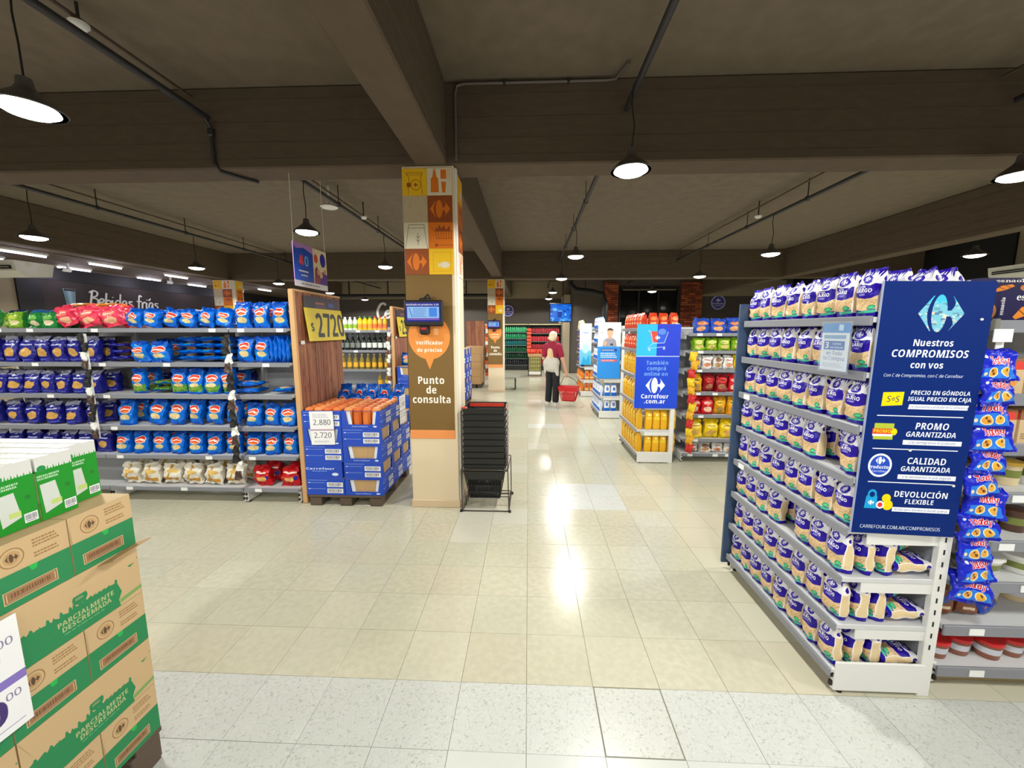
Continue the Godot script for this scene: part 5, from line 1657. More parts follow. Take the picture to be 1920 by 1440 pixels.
func rice_rack() -> void:
	rice_print()
	var LV := []
	for k in 8: LV.append(0.112 + 0.22 * k)
	var o := thing("end_rack", "white end rack full of rice bags beside the navy board", "shelving", Vector3(1.335, 0, -2.085), -PI / 2.0)
	var tg := []
	for k in 8: tg.append([-0.36] if k in [3, 5] else [])
	rack(o, 0.93, 0.43, LV, 1.72, tg)
	part(o, "plinth", cube(Vector3(0.462, 0.085, -0.215), Vector3(0.012, 0.14, 0.38), 0.004), M.white_metal)
	for k in 26:
		part(o, "upright_slot", cube(Vector3(0.4655, 0.24 + k * 0.055, -0.405), Vector3(0.002, 0.022, 0.006)), M.black)
	var bd := thing("info_board", "navy board of store promises on the rice rack", "board", Vector3(1.545, 0.763, -1.607))
	bd.rotation = Vector3(0, -0.05, -0.012)
	part(bd, "printed_face", plate(0.392, 1.022, 0.005), info_board_print(), Vector3(0, 0.511, 0))
	part(bd, "edge", cube(Vector3(-0.197, 0.511, -0.001), Vector3(0.004, 1.024, 0.009), 0.001), mat("board_edge", col(150, 160, 190), 0.4))
	for q in [Vector2(0.16, 0.88), Vector2(-0.02, 0.36), Vector2(0.16, 0.22)]:
		part(bd, "pin", cap_mesh(0.005, 0.0, 0.004), M.white, Vector3(q.x, q.y, 0.004)).rotation.x = PI / 2
	single("side_panel", cube(Vector3(0, 0.87, 0), Vector3(0.44, 1.72, 0.016), 0.003), mat("slate_blue", col(62, 84, 116), 0.4), "slate blue side panel at the far end of the rice rack", "panel", Vector3(1.535, 0.03, -2.568))
	# bags
	var ms := []
	for k in 5: ms.append(bag(0.102, 0.188, 0.064, 60 + k, 0.86, false, 0.006, [0.0, -0.05, 0.04, -0.08, 0.0][k], 14, true))
	var G := "rice bags on the end rack"
	var tn := ["bottom", "second from bottom", "third from bottom", "fourth from bottom", "fourth from top", "third from top", "second from top", "top"]
	var r := RandomNumberGenerator.new()
	r.seed = 77
	for t in 8:
		for k in 8:
			var z := -1.694 - k * 0.1142
			var skip: bool = [t, k] in [[4, 1], [2, 3]]
			for row in 4:
				if row >= 2 and not (t == 7 or k == 0 and t < 3): continue
				if row == 3 and t < 3: continue
				if k == 7 and row == 1: continue
				if row == 1 and t == 4 and k == 0: continue
				if row == 0 and skip: continue
				var where: String = "in the front row" if row == 0 else "%s row behind the front" % ORD[row - 1]
				var m: Mesh = ms[(k * 3 + t * 2 + row) % 5]
				var yaw := -PI / 2.0 + r.randf_range(-0.09, 0.09)
				put_bag("rice_bag", m, M.rice_film, "rice bag %s, %s from navy board, %s shelf" % [where, ORD[k], tn[t]], G, Vector3(1.335 + 0.052 + row * (0.079 if t != 7 else 0.094), LV[t] + 0.002, z + r.randf_range(-0.003, 0.003)), Vector3(0, yaw, r.randf_range(-0.025, 0.025) if row == 0 else 0.0))
	# bags slumped and lying at the open end
	for t in 3:
		var a := single("rice_bag", ms[0], M.rice_film, "rice bag lying flat at the open end, %s shelf" % tn[t], "bag", Vector3(1.565, LV[t] + 0.043, -1.69), Vector3.ZERO, G)
		a.basis = Basis(Vector3(0, 0, 1), Vector3(1, 0, 0), Vector3(0, 1, 0))
		var b := single("rice_bag", ms[1], M.rice_film, "rice bag slumped sideways over the flat one, %s shelf" % tn[t], "bag", Vector3(1.585, LV[t] + 0.132, -1.70), Vector3(0, 0, deg_to_rad(-68)), G)
		b.rotation.y = 0.15
	# leaflet holder on the top shelf
	var im := canvas(420, 640, col(222, 230, 240))
	rect(im, 0, 0, 420, 130, col(40, 140, 214))
	rect(im, 250, 20, 70, 80, col(190, 220, 240))
	rect(im, 30, 160, 340, 50, col(120, 166, 206))
	rect(im, 40, 240, 320, 120, col(50, 112, 186))
	text(im, "3", 90, 340, 84, Color.WHITE, 0.5)
	text(im, "cuotas", 240, 290, 30, col(214, 230, 244), 0.5)
	text(im, "sin interés", 240, 340, 28, col(214, 230, 244), 0.5)
	text(im, "en Toda", 210, 430, 50, col(70, 110, 166), 0.5, sans)
	text(im, "tu Compra", 210, 500, 50, col(70, 110, 166), 0.5, sans)
	small_print(im, 40, 540, 320, 60, 3, col(180, 190, 204))
	var lf := thing("leaflet_holder", "pale blue payment leaflet in a clear holder hanging from the rice rack", "leaflet", Vector3(1.30, 1.43, -1.745), -PI / 2.0)
	part(lf, "leaflet", plate(0.15, 0.2), mat("leaflet", Color.WHITE, 0.3, 0.0, print_tex("leaflet", im)), Vector3(0, 0.1, 0))
	var clear := mat("clear_plastic", Color(0.85, 0.92, 1.0, 0.08), 0.08)
	clear.transparency = BaseMaterial3D.TRANSPARENCY_ALPHA
	part(lf, "sleeve", cube(Vector3(0.006, 0.1, 0.006), Vector3(0.168, 0.215, 0.003)), clear)

# ---------------------------------------------------------------- gondola beside the rice rack: spreads, boxes and the cookie strip
func tub(r: float, h: float) -> ArrayMesh:
	var key := "tub%s,%s" % [r, h]
	if not K.has(key):
		var b := MB.new()
		b.lathe([Vector2(0, 0), Vector2(r * 0.8, 0), Vector2(r * 0.84, 0.004), Vector2(r * 0.98, h), Vector2(0, h)], 20)
		K[key] = b.done()
	return K[key]

func spread_gondola() -> void:
	var LV := [0.108, 0.31, 0.52, 0.71, 0.925, 1.133, 1.342, 1.636]
	var Z := -1.66
	var o := thing("shelf_bay", "grey shelf bay of spreads and boxes beside the navy board", "shelving", Vector3(2.45, 0, Z))
	rack(o, 1.24, 0.42, LV, 1.7, [[-0.45], [-0.48], [-0.3], [-0.42], [-0.4], [-0.35], [-0.3], [-0.44]], "back_panel", true, 0.05)
	part(o, "plinth", cube(Vector3(0, 0.03, -0.06), Vector3(1.2, 0.05, 0.02)), mat("plinth_tan", col(150, 134, 96), 0.6))
	var G := "goods on the spreads shelf"
	var tb := [mat("tub_brown", col(140, 84, 62), 0.35), mat("tub_cream", col(226, 206, 166), 0.35), mat("tub_white", col(225, 224, 220), 0.35), mat("tub_dark", col(84, 54, 40), 0.35)]
	var lids := [mat("lid_red", col(206, 30, 34), 0.3), mat("lid_brown", col(96, 56, 40), 0.3), mat("lid_white", col(232, 230, 226), 0.3), mat("lid_yellow", col(226, 180, 60), 0.3)]
	var band := mat("tub_band", col(206, 208, 220), 0.4)
	var bandy := mat("tub_band_green", col(120, 130, 60), 0.4)
	var put := func(t: int, k: int, x: float, z: float, r: float, h: float, body: int, lid: int, word: String, b: Material) -> void:
		var q := thing("spread_tub", "%s, %s along, %s shelf beside the navy board" % [word, ORD[k], ["bottom", "second", "third", "fourth", "fifth", "sixth"][t]], "tub", Vector3(x, LV[t] + 0.001, Z - z), 0.0, G)
		part(q, "cup", tub(r, h), tb[body])
		var lb := MB.new()
		lb.lathe([Vector2(r * 0.875, h * 0.3), Vector2(r * 0.955, h * 0.75)], 20)
		part(q, "label_band", lb.done(), b)
		part(q, "lid", cap_mesh(r * 1.06, h - 0.004, h + 0.013), lids[lid])
	for k in 7: put.call(0, k, 1.895 + k * 0.118, 0.09 + 0.02 * (k % 2), 0.052, 0.075, 0, 0, "red lidded brown tub", band)
	for k in 6: put.call(0, k, 1.92 + k * 0.118, 0.23, 0.052, 0.075, 0, 0, "red lidded brown tub in the back row", band)
	for k in 4: put.call(2, k, 2.05 + k * 0.19, 0.12, 0.085, 0.075, 2, 2, "wide white tub", bandy)
	for k in 3: put.call(1, k, 2.1 + k * 0.13, 0.22, 0.055, 0.08, 1, 3, "cream tub with a yellow lid", band)
	for k in 5: put.call(3, k, 1.92 + k * 0.13, 0.12, 0.05, 0.09, 1 if k % 2 else 3, 1, "brown lidded tub", bandy)
	for k in 6: put.call(4, k, 1.9 + k * 0.11, 0.12, 0.047, 0.095, [2, 3, 1][k % 3], [1, 1, 3][k % 3], "%s cup" % ["white", "dark", "cream"][k % 3], bandy)
	film("brown_pouch", bag_tex("brown_pouch", col(134, 82, 56), [["o", 0.5, 0.45, 0.3, 0.14, col(70, 90, 150)], ["r", 0.2, 0.7, 0.6, 0.1, col(220, 200, 170)]], col(110, 66, 44)))
	film("blue_pouch", bag_tex("blue_pouch", col(36, 70, 170), [["o", 0.5, 0.45, 0.3, 0.14, col(220, 226, 240)], ["r", 0.2, 0.7, 0.6, 0.06, col(200, 60, 50)]], col(26, 50, 140)))
	for k in 3:
		put_bag("powder_pouch", bag(0.1, 0.13, 0.06, 80 + k, 0.9), M["brown_pouch" if k < 2 else "blue_pouch"], "%s pouch, %s along on the second shelf beside the navy board" % ["brown" if k < 2 else "small blue", ORD[k]], G, Vector3(1.9 + k * 0.1, LV[1] + 0.002, Z - 0.1), Vector3(0, 0.15 * (k - 1), [0.1, -0.1, 0.55][k]))
	# cartons with pictures
	var bx := canvas(400, 300, col(206, 178, 140))
	rect(bx, 0, 0, 400, 90, col(150, 96, 60))
	oval(bx, 230, 190, 110, 70, col(226, 150, 70))
	rect(bx, 300, 20, 80, 70, col(220, 60, 50))
	small_print(bx, 30, 210, 150, 60, 3, col(120, 90, 70))
	mat("dessert_box", Color.WHITE, 0.5, 0.0, print_tex("dessert_box", bx))
	for t in [5, 6]:
		for k in 4:
			single("dessert_box", cube(Vector3(0, 0.07, 0), Vector3(0.15, 0.14, 0.09)), M.dessert_box, "tan dessert box, %s along on the %s shelf beside the navy board" % [ORD[k], ["sixth", "seventh"][t - 5]], "box", Vector3(1.95 + k * 0.165, LV[t] + 0.001, Z - 0.08), Vector3(0, 0.04 * (k % 3 - 1), 0), G)
	var nb := canvas(600, 300, col(26, 22, 70))
	text(nb, "esnaola", 300, 90, 60, col(236, 232, 226), 0.5, serif)
	text(nb, "esnaola", 40, 150, 34, col(236, 232, 226), 0.5, serif, 0.0, 1.0, -PI / 2)
	poly(nb, [Vector2(130, 260), Vector2(200, 160), Vector2(300, 130), Vector2(330, 170), Vector2(240, 250), Vector2(160, 285)], col(216, 130, 40))
	line(nb, [Vector2(180, 190), Vector2(240, 240)], 10, col(120, 60, 20))
	line(nb, [Vector2(240, 150), Vector2(290, 200)], 10, col(120, 60, 20))
	oval(nb, 470, 200, 90, 80, col(190, 120, 60))
	oval(nb, 470, 200, 50, 44, col(120, 70, 40))
	rect(nb, 380, 20, 60, 20, col(200, 200, 210))
	mat("pastry_box", Color.WHITE, 0.3, 0.0, print_tex("pastry_box", nb))
	for L in 2:
		for k in 3:
			single("pastry_box", cube(Vector3(0, [0.058, 0.03][L], 0), Vector3(0.25, [0.116, 0.06][L], 0.15)), M.pastry_box, "navy pastry box, %s along, %s layer, top shelf beside the navy board" % [ORD[k], ["lower", "upper"][L]], "box", Vector3(2.0 + k * 0.262, LV[7] + 0.001 + L * 0.118, Z - 0.1 - 0.08 * L), Vector3(0, 0, 0), G)
	# strip of hanging cookie packs
	var cb := col(20, 36, 196)
	film("cookie_film", bag_tex("cookie_pack", cb, [["r", 0, 0, 1, 0.08, col(14, 26, 160)], ["p", [0.03, 0.97, 0.08, 0.62, 0.5, 0.55, 0.92, 0.62, 0.97, 0.97], col(40, 120, 226)], ["t", "Toddy", 0.487, 0.51, 0.2, col(250, 240, 240)], ["t", "Toddy", 0.513, 0.49, 0.2, col(250, 240, 240)], ["t", "Toddy", 0.487, 0.49, 0.2, col(250, 240, 240)], ["t", "Toddy", 0.513, 0.51, 0.2, col(250, 240, 240)], ["t", "Toddy", 0.5, 0.5, 0.2, col(206, 20, 44)], ["o", 0.34, 0.74, 0.13, 0.14, col(240, 226, 190)], ["o", 0.34, 0.74, 0.105, 0.115, col(226, 160, 60)], ["o", 0.32, 0.7, 0.03, 0.04, col(110, 60, 30)], ["o", 0.37, 0.78, 0.03, 0.04, col(110, 60, 30)], ["o", 0.66, 0.74, 0.13, 0.14, col(240, 226, 190)], ["o", 0.66, 0.74, 0.105, 0.115, col(230, 170, 60)], ["o", 0.68, 0.7, 0.03, 0.04, col(110, 60, 30)], ["o", 0.1, 0.3, 0.04, 0.05, col(220, 226, 245)], ["o", 0.12, 0.78, 0.045, 0.055, col(240, 220, 180)], ["o", 0.88, 0.45, 0.035, 0.04, col(226, 180, 210)], ["r", 0, 0.92, 1, 0.08, col(14, 26, 160)]], cb, 512, 288))
	var st := thing("clip_strip", "white clip strip with price tag above the blue cookie packs", "clip strip", Vector3(1.83, 1.6, -1.63))
	part(st, "strip", cube(Vector3(0.01, -0.55, -0.004), Vector3(0.03, 1.1, 0.003)), M.white)
	part(st, "price_tag", cube(Vector3(0, -0.02, 0.012), Vector3(0.07, 0.05, 0.003)), M.tag)
	part(st, "hook", cube(Vector3(-0.02, 0.02, 0.0), Vector3(0.02, 0.05, 0.02), 0.004), mat("hook_grey", col(120, 118, 112), 0.4))
	var pk := []
	for k in 3: pk.append(bag(0.152, 0.13, 0.034, 90 + k, 0.97, true, 0.009))
	for k in 11:
		var y := 1.405 - k * 0.0935
		put_bag("cookie_pack", pk[k % 3], M.cookie_film, "blue cookie pack hanging on the strip, %s from the top" % ORD[k], "cookie packs on the clip strip", Vector3(1.815 + 0.0045 * k + 0.008 * sin(k * 2.3), y, -1.597 + 0.006 * (k % 2)), Vector3(-0.26, 0.18 * sin(k * 1.7), 0.09 * sin(k * 2.9)))

# ---------------------------------------------------------------- snacks, with the online shop board on the rack end
func snack_gondola() -> void:
	var LV := [0.112, 0.295, 0.59, 0.865, 1.14, 1.36, 1.565]
	var Z := -4.75
	for i in 2:
		var o := thing("shelf_bay", ["snack shelf bay between the online board and rice rack", "snack shelf bay behind the rice rack"][i], "shelving", Vector3(2.32 + 0.92 * i, 0, Z), 0.0, "snack shelf bays")
		rack(o, 0.9, 0.43, LV, 1.6, [[-0.35, -0.05, 0.1], [-0.3, 0.2], [-0.25, 0.15, 0.3], [-0.3, -0.1], [-0.3], [-0.3], [-0.32, -0.1]] if i == 0 else [])
	var F := func(key: String, base: Color, b: Color, c: Color) -> Material:
		return film(key, bag_tex(key, base, [["o", 0.5, 0.35, 0.38, 0.13, b], ["r", 0.2, 0.32, 0.6, 0.06, c], ["o", 0.5, 0.7, 0.34, 0.16, c.lerp(col(230, 190, 130), 0.5)], ["n", 0.2, 0.58, 0.6, 0.26, c, 40, 3, b], ["r", 0, 0.93, 1, 0.07, base.lerp(Color.BLACK, 0.2)]], base.lerp(Color.BLACK, 0.1)))
	var f := {"cookies": F.call("cookie_bag", col(40, 80, 190), col(214, 130, 80), col(226, 150, 100)), "lime": F.call("lime_bag", col(130, 176, 30), col(226, 230, 150), col(200, 190, 90)), "brown": F.call("brown_bag", col(216, 212, 206), col(120, 80, 60), col(170, 120, 90)), "yellow": F.call("yellow_bag", col(240, 204, 20), col(250, 236, 130), col(206, 150, 40)), "maroon": F.call("maroon_bag", col(150, 20, 30), col(220, 60, 60), col(110, 40, 30)), "red": F.call("bright_red_bag", col(214, 22, 34), col(240, 120, 110), col(244, 226, 220)), "gold": F.call("gold_bag", col(230, 160, 20), col(250, 210, 60), col(120, 90, 30)), "pale": F.call("pale_bag", col(226, 224, 222), col(240, 240, 240), col(190, 90, 70))}
	var rows := [[6, ["cookies", "cookies", "cookies", "cookies"], 0.19], [5, ["lime", "lime", "lime", "lime", "lime"], 0.15], [4, ["brown", "pale", "brown", "pale", "yellow", "yellow"], 0.2], [3, ["gold", "maroon", "maroon", "red", "red"], 0.18], [2, ["red", "red", "gold", "gold", "gold"], 0.2], [1, ["yellow", "yellow", "yellow", "maroon"], 0.17], [0, ["pale", "brown", "pale", "pale", "brown"], 0.14]]
	var tn := ["bottom", "second", "third", "fourth", "fifth", "sixth", "top"]
	var words := {"cookies": "blue and tan cookie", "lime": "lime green snack", "brown": "white and brown snack", "yellow": "bright yellow snack", "maroon": "dark red snack", "red": "bright red snack", "gold": "golden snack", "pale": "pale white snack"}
	for q in rows:
		var n: int = q[1].size()
		var w := snappedf(0.76 / n, 0.005)
		for k in n:
			var x := 1.945 + w * (k + 0.5)
			var gap: float = (LV[q[0] + 1] - LV[q[0]] - 0.03) if q[0] < 6 else 0.2
			put_bag("snack_bag", bag(w * 0.93, minf(gap * 0.88, 0.24), 0.1, 100 + (k + q[0]) % 4, 0.95, (k + q[0]) % 2 == 0, 0.014), f[q[1][k]], "%s bag, %s from the online board, %s snack shelf" % [words[q[1][k]], ORD[k], tn[q[0]]], "snack bags", Vector3(x, LV[q[0]] + 0.002, Z - 0.095), Vector3(0, 0.06 * ((k * 5 + q[0]) % 3 - 1), 0.0))
	# end rack
	end_rack(-5.155, 0.89, [0.125, 0.41, 0.73, 1.06, 1.37, 1.62], "white end rack of yellow pasta behind the online board", "second")
	var E := [0.125, 0.41, 0.73, 1.06, 1.37, 1.62]
	film("yellow_pasta", bag_tex("yellow_pasta", col(232, 176, 36), [["n", 0.0, 0.1, 1.0, 0.85, col(244, 200, 70), 260, 6, col(206, 140, 20)], ["r", 0.1, 0.4, 0.8, 0.12, col(236, 206, 60)], ["o", 0.5, 0.3, 0.2, 0.06, col(250, 230, 140)]], col(222, 164, 30)))
	film("red_pasta", bag_tex("red_pasta", col(222, 72, 36), [["o", 0.5, 0.35, 0.34, 0.12, col(240, 150, 80)], ["r", 0.15, 0.6, 0.7, 0.1, col(246, 210, 160)]], col(200, 56, 30)))
	var ym := [bag(0.088, 0.25, 0.072, 120, 0.9), bag(0.088, 0.25, 0.072, 121, 0.88)]
	var ts := [bag(0.108, 0.18, 0.075, 122, 0.85), bag(0.108, 0.18, 0.075, 123, 0.9)]
	var tn2 := ["bottom", "second", "third", "fourth", "fifth", "top"]
	for t in 6:
		for k in 7:
			var top := t >= 4
			put_bag("pasta_pack", (ts if top else ym)[k % 2], M.red_pasta if top else M.yellow_pasta, "%s pack facing the aisle, %s from the online board, %s shelf" % ["red" if top else "yellow pasta", ORD[k], tn2[t]], "packs on the rack by the online board", Vector3(1.355, E[t] + 0.002, -4.8 - k * 0.12), Vector3(0, -PI / 2, 0.03 * (k % 3 - 1)))
		if t < 2:
			for k in 4:
				put_bag("pasta_pack", ym[k % 2], M.yellow_pasta, "yellow pasta pack at the open rack end, %s from the aisle, %s shelf" % [ORD[k], tn2[t]], "packs on the rack by the online board", Vector3(1.455 + k * 0.093, E[t] + 0.002, -4.775), Vector3(0, 0.05, 0.02 * (k % 3 - 1)))
	for k in 3:
		put_bag("pasta_pack", ts[k % 2], M.red_pasta, "red pack on top of the rack behind the online board, %s along" % ORD[k], "packs on the rack by the online board", Vector3(1.47 + k * 0.12, E[5] + 0.002, -4.82), Vector3(0, 0.1 * k, 0))
	single("display_tray", cube(Vector3(0, 0.06, 0), Vector3(0.2, 0.12, 0.3), 0.006), mat("tray_yellow", col(240, 206, 90), 0.5), "yellow and white display tray on the rack behind the online board", "tray", Vector3(1.6, 1.624, -5.15))
	# board
	var im := canvas(1010, 1980, col(20, 68, 214))
	rect(im, 0, 0, 1010, 740, col(24, 60, 214))
	rect(im, 0, 0, 470, 740, col(40, 186, 236))
	rect(im, 0, 735, 1010, 16, col(220, 230, 250))
	poly(im, [Vector2(300, 160), Vector2(480, 170), Vector2(480, 420), Vector2(350, 400)], col(220, 70, 60))
	poly(im, [Vector2(480, 170), Vector2(700, 150), Vector2(660, 420), Vector2(480, 420)], col(40, 90, 220))
	line(im, [Vector2(260, 150), Vector2(320, 170), Vector2(380, 440), Vector2(640, 430), Vector2(720, 180)], 14, col(190, 210, 240))
	line(im, [Vector2(380, 440), Vector2(260, 560), Vector2(660, 520)], 14, col(170, 200, 240))
	oval(im, 300, 590, 26, 26, col(190, 210, 240))
	oval(im, 640, 560, 26, 26, col(190, 210, 240))
	oval(im, 580, 170, 90, 70, col(90, 140, 230))
	emblem(im, 480, 310, 60, Color.WHITE)
	var pale := col(120, 170, 240)
	text(im, "También", 500, 940, 90, pale, 0.5)
	text(im, "comprá", 490, 1070, 90, pale, 0.5)
	text(im, "online en", 480, 1200, 90, pale, 0.5)
	emblem(im, 480, 1430, 230, Color.WHITE)
	text(im, "Carrefour", 480, 1740, 100, Color.WHITE, 0.5)
	text(im, ".com.ar", 480, 1860, 100, Color.WHITE, 0.5)
	single("online_board", plate(0.5, 0.99, 0.006), mat("online_board", Color.WHITE, 0.4, 0.0, print_tex("online_board", im)), "blue board with a cart emblem inviting to shop online", "board", Vector3(1.51, 1.175, -4.7))
	clip_strip(Vector3(1.92, 1.35, -4.71), 1.2, 12, "yellow and red strip of packets beside the online board", [mat("clip_yellow", col(240, 200, 30), 0.35), mat("clip_gold", col(232, 170, 30), 0.35), mat("clip_red", col(210, 40, 40), 0.35)], 0.085)

func end_rack(zc: float, w: float, lv: Array, label: String, _n: String, x := 1.3) -> void:
	var o := thing("end_rack", label, "shelving", Vector3(x, 0, zc), -PI / 2.0, "end racks along the main aisle")
	rack(o, w, 0.44, lv, lv[-1] + 0.06)
	part(o, "plinth", cube(Vector3(w / 2 - 0.004, 0.075, -0.22), Vector3(0.012, 0.13, 0.4), 0.004), M.white_metal)

# ---------------------------------------------------------------- two more rack ends further down
func more_racks() -> void:
	var E := [0.125, 0.41, 0.73, 1.06, 1.37, 1.62]
	end_rack(-7.6, 0.86, E, "white end rack of blue and white packs behind the portrait board", "third", 1.27)
	end_rack(-10.0, 0.86, E, "white end rack with orange packs furthest down the aisle", "fourth", 1.25)
	film("bluewhite", bag_tex("bluewhite", col(232, 236, 244), [["r", 0, 0.7, 1, 0.3, col(30, 110, 214)], ["o", 0.5, 0.4, 0.26, 0.16, col(90, 120, 190)], ["r", 0, 0, 1, 0.1, col(60, 130, 220)]], col(200, 214, 236)))
	film("orangepack", bag_tex("orangepack", col(236, 140, 50), [["o", 0.5, 0.4, 0.3, 0.16, col(200, 60, 40)], ["r", 0, 0.7, 1, 0.12, col(244, 220, 160)]], col(220, 120, 40)))
	film("creampack", bag_tex("creampack", col(226, 214, 176), [["o", 0.5, 0.4, 0.3, 0.16, col(120, 104, 60)]], col(210, 196, 156)))
	var m := [bag(0.105, 0.22, 0.075, 130, 0.85), bag(0.105, 0.22, 0.075, 131, 0.8)]
	var tn := ["bottom", "second", "third", "fourth", "fifth", "top"]
	for i in 2:
		for t in 6:
			for k in 6:
				var key: String = ["bluewhite", "navy_film"][i] if t < 5 else ["bluewhite", "creampack"][i]
				if i == 1 and t < 2: key = "orangepack"
				put_bag("aisle_pack", m[(k + t) % 2], M[key], "%s pack facing the aisle, %s from front, %s shelf, %s rack end" % [{"bluewhite": "blue and white", "navy_film": "navy", "creampack": "cream", "orangepack": "orange"}[key], ORD[k], tn[t], ["third", "furthest"][i]], "packs on the %s rack end" % ["third", "furthest"][i], Vector3([1.33, 1.305][i], E[t] + 0.002, [-7.25, -9.65][i] - k * 0.135), Vector3(0, -PI / 2, 0.04 * ((k + t) % 3 - 1)))
			if t < 2:
				for k in 2:
					put_bag("aisle_pack", m[k % 2], M[["bluewhite", "orangepack"][i]], "%s pack at the open end, %s from aisle, %s shelf, %s rack end" % [["blue and white", "orange"][i], ORD[k], tn[t], ["third", "furthest"][i]], "packs on the %s rack end" % ["third", "furthest"][i], Vector3([1.44, 1.42][i] + k * 0.118, E[t] + 0.002, [-7.235, -9.635][i]), Vector3(0, 0.06 * k, 0))
	# boards
	var im := canvas(600, 1500, col(40, 140, 226))
	rect(im, 0, 0, 600, 640, col(226, 222, 226))
	poly(im, [Vector2(120, 640), Vector2(150, 480), Vector2(230, 420), Vector2(400, 420), Vector2(470, 480), Vector2(500, 640)], col(150, 150, 166))
	poly(im, [Vector2(130, 600), Vector2(190, 480), Vector2(240, 520), Vector2(210, 620)], col(222, 168, 136))
	rect(im, 270, 330, 90, 110, col(216, 160, 128))
	oval(im, 315, 280, 78, 104, col(226, 172, 140))
	poly(im, [Vector2(236, 250), Vector2(250, 170), Vector2(320, 150), Vector2(390, 180), Vector2(396, 250), Vector2(370, 210), Vector2(260, 212)], col(60, 40, 34))
	rect(im, 330, 560, 70, 50, col(50, 50, 60))
	small_print(im, 40, 260, 120, 30, 2, col(150, 150, 160))
	rect(im, 90, 700, 420, 70, col(30, 70, 160))
	small_print(im, 110, 715, 380, 44, 1, col(220, 230, 245))
	small_print(im, 80, 800, 440, 150, 3, col(214, 232, 250))
	rect(im, 90, 985, 420, 60, col(226, 90, 96))
	small_print(im, 110, 1000, 380, 30, 1, col(250, 226, 226))
	single("portrait_board", plate(0.4, 1.0, 0.006), mat("portrait_board", Color.WHITE, 0.4, 0.0, print_tex("portrait_board", im)), "blue and white board showing a smiling person on the rack end", "board", Vector3(1.435, 1.24, -7.15))
	var im2 := canvas(400, 1400, col(214, 234, 246))
	poly(im2, [Vector2(0, 900), Vector2(200, 820), Vector2(400, 950), Vector2(400, 1400), Vector2(0, 1400)], col(110, 200, 236))
	oval(im2, 200, 850, 120, 160, col(190, 230, 244))
	poly(im2, [Vector2(60, 1400), Vector2(140, 1100), Vector2(220, 1250), Vector2(320, 1050), Vector2(380, 1400)], col(40, 170, 230))
	small_print(im2, 90, 120, 220, 40, 2, col(150, 180, 210))
	rect(im2, 110, 300, 180, 30, col(130, 160, 210))
	single("pale_board", plate(0.28, 0.98, 0.006), mat("pale_board", Color.WHITE, 0.4, 0.0, print_tex("pale_board", im2)), "pale icy blue board on the furthest rack end", "board", Vector3(1.36, 1.27, -9.56))
	for i in 2:
		var o := thing("shelf_bay", ["shelf bay behind the snack gondola", "shelf bay furthest down the main aisle"][i], "shelving", Vector3(2.5, 0, [-7.25, -9.65][i]), 0.0, "shelf bays on the far side")
		rack(o, 1.2, 0.43, E, 1.66)

